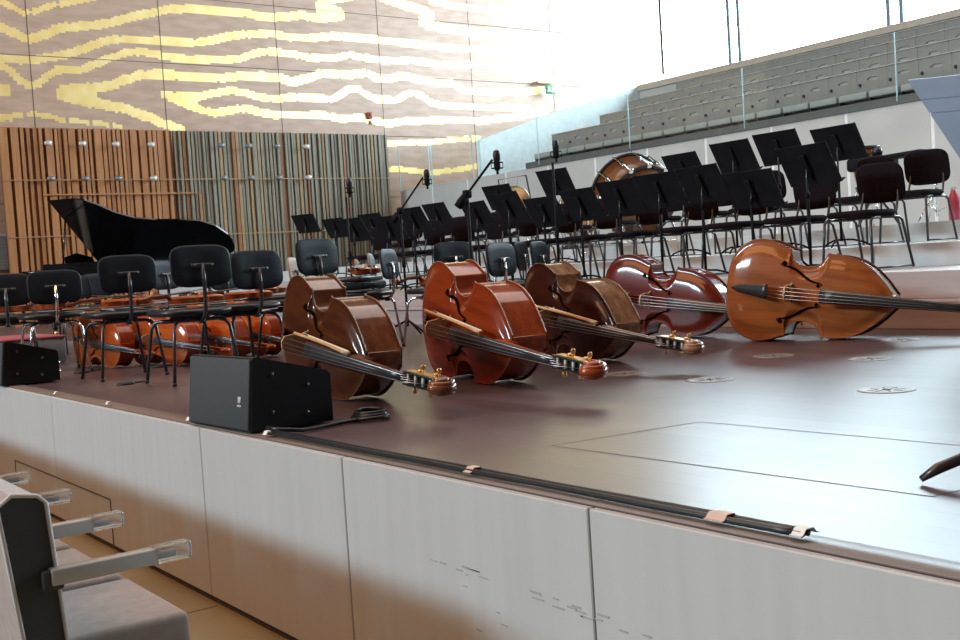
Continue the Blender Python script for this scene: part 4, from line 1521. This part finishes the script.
ML = T(0, 0, 1.015) @ RX(-ang)
m = MB()
m.prism(PI_OUT, 0.022, ML)
m.build('lid', gloss_black, t)
m = MB()
m.tube([(0.03, -1.02, 1.0), (0.05, -0.90, 1.015+0.64)], 0.014, 8)
m.build('lid_prop', gloss_black, t)
m = MB()
m.prism([(-0.40, 0), (0.40, 0), (0.36, 0.10), (0.20, 0.13), (0, 0.17), (-0.20, 0.13), (-0.36, 0.10)], 0.02, T(0.16, -0.75, 1.0) @ RZ(PI/2) @ RX(PI/2-0.5))
m.build('music_desk', gloss_black, t)
m = MB()
m.prism([(p[0]*0.97+0.03, -0.03+p[1]*0.96) for p in PI_OUT], 0.006, T(0, 0, 0.985))
m.build('soundboard', mat('gold_frame', (0.45, 0.30, 0.10), 0.4, 0.6), t)
for (x, y) in ((0.02, -0.16), (0.02, -1.34), (2.25, -0.40)):
    m = MB()
    m.lathe([(0.03, 0.08), (0.045, 0.12), (0.05, 0.40), (0.075, 0.62), (0.085, 0.66)], 14, T(x, y, 0))
    lg = m.build('leg', gloss_black, t)
    m = MB()
    m.lathe([(0, -0.02), (0.04, -0.02), (0.04, 0.02), (0, 0.02)], 12, T(x, y, 0.04) @ RX(PI/2))
    m.build('castor', brass, lg)
m = MB()
for s in (-1, 1):
    m.tube([(0.15, -0.75+s*0.10, 0.66), (0.12, -0.75+s*0.08, 0.14)], 0.016, 8)
m.rbox((0.10, -0.75, 0.10), (0.16, 0.28, 0.08), 0.015)
ly = m.build('pedal_lyre', gloss_black, t)
for k in (-1, 0, 1):
    m = MB()
    m.rbox((-0.02, -0.75+k*0.08, 0.075), (0.14, 0.03, 0.012), 0.004)
    m.build('pedal', brass, ly)

t.scale = (0.90, 0.94, 1.04)

# ---- slatted screens in front of the gold wall
slat_w = mat('orange_slat_wood', (0.29, 0.11, 0.034), 0.5, col2=(0.45, 0.20, 0.072), nscale=3, stretch=(9, 9, 0.5), contrast=(0.25, 0.75))
slat_dk = mat('dark_orange_gap', (0.11, 0.032, 0.008), 0.7)
slat_g = mat('grey_slat', (0.18, 0.158, 0.115), 0.5, col2=(0.25, 0.222, 0.165), nscale=3, stretch=(9, 9, 0.4))
slat_t = mat('tan_slat', (0.32, 0.215, 0.11), 0.55)
rs = random.Random(11)
t = thing('slat_screen', 'tall screen of upright orange wooden slats behind the piano', 'screen', (5.54, 23.45, 0))
m = MB()
m.box((1.77, 0.10, 1.99), (3.54, 0.04, 3.98))
m.build('backing', slat_dk, t)
m = MB()
x = 0.0
k = 0
while x < 3.46:
    w = rs.choice([0.055, 0.065, 0.075, 0.14])
    d = rs.choice([0.05, 0.08, 0.10])
    m.box((x+w/2, 0.08-d/2, 1.99), (w, d, 3.98))
    x += w+rs.choice([0.03, 0.04, 0.055, 0.065])
    k += 1
m.build('slats', slat_w, t)
m = MB()
for z in (1.78, 2.92):
    m.box((1.77, -0.035, z), (3.54, 0.012, 0.022))
m.build('cross_rail', mat('rail_brown', (0.33, 0.17, 0.075), 0.5), t)
m = MB()
m.box((2.12, -0.06, 2.62), (2.8, 0.03, 0.03))
m.build('ledge_frame', slat_w, t)
t = thing('slat_screen', 'tall screen of upright grey slats with orange gaps left of the gallery wall', 'screen', (9.11, 23.45, 0))
m = MB()
m.box((2.72, 0.10, 1.99), (5.44, 0.04, 3.98))
m.build('backing', mat('tan_gap', (0.26, 0.15, 0.06), 0.7), t)
m = MB()
m.box((0.25, -0.06, 2.62), (0.48, 0.03, 0.03))
m.box((0.47, -0.06, 1.31), (0.05, 0.03, 2.62))
m.build('ledge_frame', slat_w, t)
mg, mt, mo = MB(), MB(), MB()
x = 0.0
while x < 5.38:
    w = rs.choice([0.045, 0.055, 0.07])
    d = rs.choice([0.05, 0.07, 0.10])
    q = rs.random()
    (mg if q < 0.74 else (mt if q < 0.92 else mo)).box((x+w/2, 0.08-d/2, 1.99), (w, d, 3.98))
    x += w+rs.choice([0.02, 0.03, 0.04, 0.05])
mg.build('slats', slat_g, t)
mt.build('tan_slats', slat_t, t)
mo.build('orange_slats', mat('deep_orange_slat', (0.25, 0.10, 0.035), 0.5), t)
m = MB()
for z in (1.70, 2.92):
    m.box((2.72, -0.035, z), (5.44, 0.012, 0.022))
m.build('cross_rail', mat('rail_tan', (0.36, 0.24, 0.12), 0.5), t)
lampm = mat('spot_grey', (0.20, 0.20, 0.20), 0.4, 0.4)
lampl = mat('spot_pale', (0.55, 0.53, 0.50), 0.4, 0.3)
ll = ['first', 'second', 'third', 'fourth', 'fifth', 'sixth', 'seventh', 'eighth']
for row, z in (('upper', 3.63), ('lower', 2.92)):
    for i, x in enumerate([6.43, 7.11, 7.79, 8.54, 10.12, 10.77, 11.46, 12.20]):
        t = thing('wall_spotlight', 'small grey spotlight in the %s row on the slats, %s from the left' % (row, ll[i]), 'spotlight', (x, 23.40, z), 0, 'small spotlights on the slat screens')
        m = MB()
        m.tube([(0, 0.05, 0), (0, -0.12, 0.0), (0, -0.15, -0.02)], 0.014, 6)
        m.build('bracket', lampm, t)
        m = MB()
        m.lathe([(0, 0), (0.035, 0.0), (0.05, 0.06), (0.055, 0.13), (0, 0.12)], 12, T(-0.10, -0.16, 0.01) @ RY(PI/2))
        m.build('lamp_head', lampl if i % 4 == 3 or row == 'upper' and i < 4 else lampm, t)
# ventilation grille on the wall left of the slats
t = thing('wall_vent', 'grey louvred vent on the pale wall left of the orange slats', 'vent', (5.30, 23.90, 1.20))
m = MB()
m.box((0, 0.03, 0.33), (0.62, 0.06, 0.72))
m.build('frame', grey_paint, t)
m = MB()
for i in range(12):
    m.box((0, -0.015, 0.02+0.056*i), (0.56, 0.03, 0.02))
m.build('louvres', mat('vent_grey', (0.24, 0.25, 0.25), 0.5), t)

# ---- signs on the gold wall
t = thing('exit_sign', 'small green exit sign hanging from a bracket on the bright wall', 'sign', (20.0, 23.72, 5.36))
m = MB()
m.rbox((0.03, 0, -0.01), (0.34, 0.05, 0.24), 0.01, 1)
m.build('panel', mat('exit_green', (0.02, 0.30, 0.10), 0.5), t)
m = MB()
mrun = [(-0.08, 0.06), (-0.02, 0.06), (0.0, 0.0), (0.05, -0.06), (0.03, -0.08), (-0.02, -0.03), (-0.06, -0.08), (-0.09, -0.07), (-0.05, 0.0)]
m.prism(mrun, 0.004, T(0.0, -0.027, 0.0) @ RX(PI/2))
m.box((0.12, -0.027, -0.01), (0.07, 0.004, 0.15))
m.build('pictogram', mat('sign_white', (0.85, 0.9, 0.85), 0.5), t)
m = MB()
m.box((-0.12, 0.12, 0.18), (0.55, 0.24, 0.05))
m.build('bracket', mat('tan_bracket', (0.35, 0.24, 0.15), 0.5), t)
t = thing('fire_call_point', 'small red fire call point on the gold wall above the gallery', 'alarm', (14.36, 23.96, 4.44))
m = MB()
m.rbox((0, 0, 0.08), (0.14, 0.06, 0.16), 0.01, 1)
m.build('box', mat('alarm_red', (0.35, 0.05, 0.03), 0.5), t)
m = MB()
m.rbox((0, -0.032, 0.09), (0.07, 0.008, 0.07), 0.002, 1)
m.build('button', mat('alarm_dark', (0.05, 0.03, 0.03), 0.5), t)
m = MB()
m.rbox((0.02, 0.02, -0.09), (0.08, 0.03, 0.08), 0.004, 1)
m.build('sounder', mat('alarm_red2', (0.30, 0.08, 0.05), 0.5), t)

# ---- choir gallery seats
CS = choir_seat()
kids(CS)
rown = ['front', 'second', 'third', 'fourth']
tops = [(15.96, 3.40), (17.0, 3.78), (18.0, 4.15), (19.1, 4.52)]
ords = ordw+['sixteenth', 'seventeenth', 'eighteenth', 'nineteenth', 'twentieth', 'twenty-first', 'twenty-second']
starts = [18.95, 18.5, 18.6, 18.15]
ends = [9.0, 9.2, 9.9, 10.4]
for k in range(4):
    x, zt = tops[k]
    y = starts[k]-0.28
    i = 0
    while y > ends[k]:
        put(CS, (x, y, zt-0.85), 0, 'grey choir seat in the %s gallery row, %s from its left end' % (rown[k], ords[i]), 'choir seats, %s row' % rown[k])
        y -= 0.557
        i += 1
# row floors under the seats
# ---- glass balustrades
GL = glass_mat('balustrade_glass', (0.975, 0.99, 0.988), 0.025)
ge = mat('glass_edge', (0.45, 0.66, 0.70), 0.2)
gy = [8.2, 9.83, 12.75, 15.55, 18.3, 20.40]
bt = thing('glass_balustrade', 'clear glass balustrade in front of the choir seats', 'balustrade', (CX-0.03, 8.2, 2.66))
for a, b in zip(gy[:-1], gy[1:]):
    m = MB()
    m.box((0, (a+b)/2-8.2, 0.53), (0.010, b-a-0.03, 1.02))
    pn = m.build('pane', GL, bt)
    m = MB()
    m.box((0, b-8.2-0.012, 0.53), (0.016, 0.014, 1.02))
    m.build('pane_edge', ge, pn)
bt = thing('glass_balustrade', 'clear glass screen in front of the side stair, right of the grey slats', 'balustrade', (CX-0.03, 20.45, 2.60))
for a, b in ((20.65, 22.35), (22.45, 23.8)):
    m = MB()
    m.box((0, (a+b)/2-20.45, 0.53), (0.010, b-a, 1.06))
    pn = m.build('pane', GL, bt)
    m = MB()
    for yy in (a, b):
        m = MB()
        m.box((0, yy-20.45, 0.53), (0.016, 0.022, 1.06))
        m.build('pane_edge', ge, pn)

# ---- percussion on the top riser
RZ4 = 0.78
brown_head = mat('drum_head_brown', (0.34, 0.17, 0.115), 0.5)
honey = mat('drum_shell_honey', (0.20, 0.075, 0.025), 0.3, coat=0.6, col2=(0.13, 0.045, 0.016), nscale=6)
t = thing('bass_drum', 'large tilted concert bass drum with chrome lugs behind the music stands', 'drum', (10.7, 11.05, RZ4))
aim = Vector((-0.21, -0.80, -0.40)).normalized()
Q = T(0, 0, 0.66) @ aim.to_track_quat('Z', 'Y').to_matrix().to_4x4()
m = MB()
m.lathe([(0.50, -0.24), (0.50, 0.24)], 40, Q)
sh = m.build('shell', honey, t)
m = MB()
m.lathe([(0, 0.235), (0.49, 0.235)], 40, Q)
m.lathe([(0.49, -0.235), (0, -0.235)], 40, Q)
m.build('head', brown_head, t)
for z in (-0.24, 0.24):
    m = MB()
    m.tube([(0.515*math.cos(2*PI*i/40), 0.515*math.sin(2*PI*i/40), z) for i in range(40)], 0.022, 8, Q, 0, True)
    m.build('hoop', black, t)
for i in range(12):
    a = 2*PI*i/12
    m = MB()
    m.tube([(0.545*math.cos(a), 0.545*math.sin(a), -0.26), (0.545*math.cos(a), 0.545*math.sin(a), 0.26)], 0.012, 6, Q)
    m.rbox((0.525*math.cos(a), 0.525*math.sin(a), 0), (0.05, 0.05, 0.12), 0.01, 1, Q)
    m.rbox((0.53*math.cos(a), 0.53*math.sin(a), 0.25), (0.07, 0.07, 0.04), 0.01, 1, Q)
    m.build('lug', chrome, t)
m = MB()
for s in (-1, 1):
    m.tube([(s*0.45, -0.35, 0.02), (s*0.55, 0, 0.66)], 0.022, 8)
    m.tube([(s*0.45, 0.35, 0.02), (s*0.55, 0, 0.66)], 0.022, 8)
    m.tube([(s*0.45, -0.35, 0.03), (s*0.45, 0.35, 0.03)], 0.018, 8)
m.tube([(-0.45, 0.35, 0.03), (0.45, 0.35, 0.03)], 0.018, 8)
m.build('frame', chrome, t)
# gong
t = thing('gong', 'bronze gong on a thin stand behind the music stands, left of the tall microphone', 'gong', (11.0, 14.10, RZ4))
m = MB()
m.lathe([(0, 0.02), (0.06, 0.02), (0.09, 0.0), (0.26, 0.0), (0.29, -0.03), (0.29, -0.06)], 32, T(0, 0, 0.80) @ RZ(0.5) @ RY(-PI/2))
m.build('disc', mat('bronze', (0.30, 0.22, 0.12), 0.35, 0.8, nscale=12), t)
m = MB()
m.tube([(0.2, -0.38, 0.02), (0, -0.36, 1.22), (0, 0.36, 1.22), (0.2, 0.38, 0.02)], 0.014, 8)
m.tube([(-0.2, -0.38, 0.02), (0.2, -0.38, 0.02)], 0.014, 8)
m.tube([(-0.2, 0.38, 0.02), (0.2, 0.38, 0.02)], 0.014, 8)
m.build('stand', dark_metal, t)
for s in (-1, 1):
    m = MB()
    m.tube([(0, s*0.14, 1.21), (0, s*0.13, 1.02)], 0.005, 5)
    m.build('cord', mat('cord', (0.3, 0.28, 0.22), 0.8), t)
# timpani
copper = mat('copper', (0.48, 0.24, 0.10), 0.28, 0.9)
def timpano(x, y, r, lb):
    t = thing('timpani', lb, 'drum', (x, y, RZ4), 0, 'copper kettle drums')
    m = MB()
    m.lathe([(0.05, 0.22), (r*0.55, 0.28), (r*0.88, 0.44), (r, 0.62), (r, 0.76)], 28)
    m.build('kettle', copper, t)
    m = MB()
    m.lathe([(r*1.04, 0.74), (r*1.05, 0.77), (r*1.0, 0.785), (r*0.97, 0.775)], 28)
    m.build('hoop', chrome, t)
    m = MB()
    m.lathe([(r*0.98, 0.78), (0, 0.78)], 28)
    m.build('head', mat('calf_head', (0.62, 0.57, 0.48), 0.5), t)
    for i in range(6):
        a = 2*PI*i/6
        m = MB()
        m.tube([(r*1.06*math.cos(a), r*1.06*math.sin(a), 0.78), (r*1.06*math.cos(a), r*1.06*math.sin(a), 0.55), (r*0.5*math.cos(a), r*0.5*math.sin(a), 0.06)], 0.012, 6)
        m.build('strut', chrome, t)
    m = MB()
    m.lathe([(0, 0.02), (r*0.8, 0.02), (r*0.8, 0.06), (0.08, 0.10), (0.06, 0.25)], 20)
    m.build('base', dark_metal, t)
timpano(11.1, 12.55, 0.33, 'copper kettle drum left of the big bass drum')
timpano(11.6, 13.35, 0.30, 'smaller copper kettle drum under the gong')
# white edged percussion table
t = thing('percussion_table', 'long percussion table with white edge in front of the grey panels', 'table', (11.6, 16.4, RZ4))
m = MB()
m.rbox((0, 0, 0.53), (0.6, 2.7, 0.035), 0.006, 1)
m.build('table_top', white_lacquer, t)
for sx in (-1, 1):
    for sy in (-1, 1):
        m = MB()
        m.tube([(sx*0.25, sy*1.25, 0.52), (sx*0.25, sy*1.25, 0)], 0.018, 8)
        m.build('leg', steel, t)
# chrome cylinders (tubular drums) near the gong
for k, (x, y, lb) in enumerate([(10.0, 13.2, 'upright silver tom drum left of the gong'), (9.95, 14.95, 'upright white drum shell beside the grey slats')]):
    t = thing('tom_drum', lb, 'drum', (x, y, RZ4 if x > 10.2 else (0.58 if x < 10.3 else RZ4)))
    t.location.x = 10.5
    t.location.z = RZ4
    m = MB()
    m.lathe([(0.13, 0.25), (0.13, 0.62)], 24)
    m.build('shell', mat('silver_shell', (0.66, 0.72, 0.74), 0.25, 0.6), t)
    m = MB()
    m.lathe([(0.13, 0.62), (0, 0.62)], 24)
    m.build('head', mat('calf_head', (0.62, 0.57, 0.48), 0.5), t)
    m = MB()
    for i in range(3):
        a = 2*PI*i/3
        m.tube([(0.12*math.cos(a), 0.12*math.sin(a), 0.28), (0.2*math.cos(a), 0.2*math.sin(a), 0.005)], 0.012, 6)
    m.build('stand', chrome, t)
# cream tray on a stand beside the tall microphone
t = thing('tray_stand', 'cream coloured tray on a stand right of the tall microphone', 'stand', (9.75, 11.15, 0.58))
m = MB()
m.rbox((0, 0, 0.80), (0.26, 0.26, 0.13), 0.01, 1, RY(0))
m.build('tray', mat('cream', (0.52, 0.48, 0.38), 0.6), t)
m = MB()
m.tube([(0, 0, 0.74), (0, 0, 0.1)], 0.012, 8)
for i in range(3):
    a = 2*PI*i/3
    m.tube([(0, 0, 0.22), (0.22*math.cos(a), 0.22*math.sin(a), 0.01)], 0.010, 6)
m.build('stand', chrome, t)
# orange hand drum
t = thing('hand_drum', 'orange hand drum with black hoops behind the rightmost chairs', 'drum', (10.97, 7.61, RZ4))
m = MB()
m.lathe([(0.09, 0.42), (0.125, 0.60), (0.14, 0.72)], 24)
m.lathe([(0.145, 0.74), (0.15, 0.88)], 24)
m.build('shell', mat('orange_shell', (0.20, 0.05, 0.01), 0.25, coat=0.6), t)
for z, r in ((0.73, 0.15), (0.89, 0.158), (0.45, 0.105)):
    m = MB()
    m.tube([(r*math.cos(2*PI*i/24), r*math.sin(2*PI*i/24), z) for i in range(24)], 0.016, 6, None, 0, True)
    m.build('hoop', black, t)
m = MB()
m.lathe([(0.15, 0.885), (0, 0.885)], 24)
m.build('head', mat('calf_head', (0.62, 0.57, 0.48), 0.5), t)
m = MB()
for i in range(3):
    a = 2*PI*i/3+0.3
    m.tube([(0.09*math.cos(a), 0.09*math.sin(a), 0.45), (0.22*math.cos(a), 0.22*math.sin(a), 0.005)], 0.012, 6)
m.build('stand', chrome, t)
# black covered keyboard on a stand, with dark domes
t = thing('percussion_trap_table', 'narrow black padded trap table at far right, above the chairs', 'table', (10.35, 6.85, RZ4))
m = MB()
m.rbox((0, -0.10, 0.70), (0.22, 0.62, 0.05), 0.02, 2, RX(-0.03))
m.rbox((0, 0.24, 0.655), (0.34, 0.42, 0.14), 0.03, 2)
m.build('padded_top', black_matt, t)
m = MB()
for s in (-1, 1):
    m.tube([(0, 0.25+s*0.15, 0.60), (0, 0.2-s*0.25, 0.0)], 0.014, 8)
m.build('stand', dark_metal, t)
for yy, r, lb in ((0.18, 0.06, 'left'), (0.36, 0.06, 'right')):
    t2 = thing('temple_block', 'small dark rounded block on the black trap table, %s one' % ('right hand' if lb == 'left' else 'left hand'), 'percussion block', (10.35, 6.85+yy, RZ4+0.73))
    m = MB()
    m.lathe([(0, 0), (r*0.8, 0.005), (r, 0.04), (r*0.8, 0.08), (0, 0.09)], 16)
    m.build('body', black, t2)
    m = MB()
    m.box((-r*0.9, 0, 0.04), (0.01, 0.06, 0.008))
    m.build('slot', rubber, t2)
# chrome cymbal stand at the right with a hanging pink bottle
t = thing('cymbal_stand', 'bare chrome tripod stand at the right edge of the riser', 'stand', (9.9, 5.98, 0.58))
t.location = (10.75, 6.62, RZ4)
m = MB()
m.tube([(0, 0, 0.06), (0, 0, 0.70)], 0.013, 8)
m.lathe([(0.013, 0), (0.022, 0.004), (0.022, 0.05), (0.013, 0.055)], 10, T(0, 0, 0.36))
m.lathe([(0.008, 0), (0.02, 0.01), (0.02, 0.03), (0.006, 0.05), (0, 0.06)], 10, T(0, 0, 0.70))
m.build('pole', chrome, t)
for i in range(3):
    a = 0.9+2*PI*i/3
    m = MB()
    m.tube([(0, 0, 0.36), (math.cos(a)*0.28, math.sin(a)*0.28, 0.01)], 0.010, 6)
    m.tube([(0, 0, 0.10), (math.cos(a)*0.14, math.sin(a)*0.14, 0.18)], 0.007, 6)
    m.build('leg', chrome, t)
t = thing('water_bottle', 'small pink bottle on the riser beside the bare chrome stand', 'bottle', (10.45, 6.25, RZ4))
m = MB()
m.lathe([(0, 0), (0.05, 0.0), (0.055, 0.02), (0.055, 0.22), (0.03, 0.28), (0.025, 0.30)], 16)
m.build('body', mat('pink_plastic', (0.55, 0.07, 0.12), 0.3), t)
m = MB()
m.lathe([(0.028, 0.30), (0.028, 0.34), (0, 0.345)], 14)
m.build('cap', white_lacquer, t)

# ---- tilted acoustic shield at the right edge, sky reflection painted as blue-grey
t = thing('acoustic_shield', 'tilted acoustic panel at the right edge, its blue-grey a painted sky reflection', 'panel', (7.48, 4.18, 0.39))
bl = mat('sky_reflection_panel', (0.27, 0.36, 0.48), 0.45, col2=(0.31, 0.40, 0.52), nscale=3)
A_ = Vector((7.295, 4.675, 1.758))
B_ = Vector((7.60, 3.85, 1.72))
Dn = Vector((7.295, 4.675, 1.758))+1.7*(Vector((7.552, 4.456, 1.177))-Vector((7.295, 4.675, 1.758)))
e1 = (B_-A_)
e2 = (Dn-A_)
nn = e1.cross(e2).normalized()
o0 = Vector((7.48, 4.18, 0.39))
P_ = lambda u, v, w: A_+e1*u+e2*v+nn*w-o0
def slab(u0, u1, v0, v1, w0, w1, m, cut=0.0):
    vs = [P_(u, v, w) for w in (w0, w1) for (u, v) in ((u0, v0), (u1, v0), (u1, v1), (u0, v1))]
    m.add(vs, [(0, 1, 2, 3), (7, 6, 5, 4), (0, 4, 5, 1), (1, 5, 6, 2), (2, 6, 7, 3), (3, 7, 4, 0)])
m = MB()
slab(0, 1, 0, 0.145, -0.012, 0.012, m)
slab(0, 1, 0.155, 0.245, -0.012, 0.012, m)
slab(0, 1, 0.255, 1, -0.012, 0.012, m)
slab(0.01, 0.99, 0.01, 0.99, -0.006, 0.006, m)
m.build('panel', bl, t)
m = MB()
m.tube([P_(0.55, 0.5, 0.0), (0.0, 0.0, 0.55), (0.0, 0.0, 0.02)], 0.016, 8)
m.build('post', dark_metal, t)
m = MB()
m.lathe([(0, 0), (0.16, 0), (0.16, 0.012), (0.03, 0.03), (0.02, 0.06)], 24)
m.build('base', dark_metal, t)

# ---- front row of audience seats, lower left
AS = audience_seat()
kids(AS)
for k in kids(AS): kids(k)
sl = ['nearest grey auditorium seat in the lower left corner, its dark side showing', 'second nearest auditorium seat, just beyond the nearest one',
      'third auditorium seat of the front row, mostly hidden but for its armrest', 'fourth auditorium seat, only its clear armrest tip showing',
      'fifth auditorium seat at the left edge, farthest armrest of the row', 'sixth auditorium seat of the front row, far end']
for i in range(15):
    put(AS, (0.665, 2.86+0.545*i, 0), 0, sl[i] if i < 6 else 'front row auditorium seat farther along, beyond the left edge of the photo', 'front row auditorium seats')
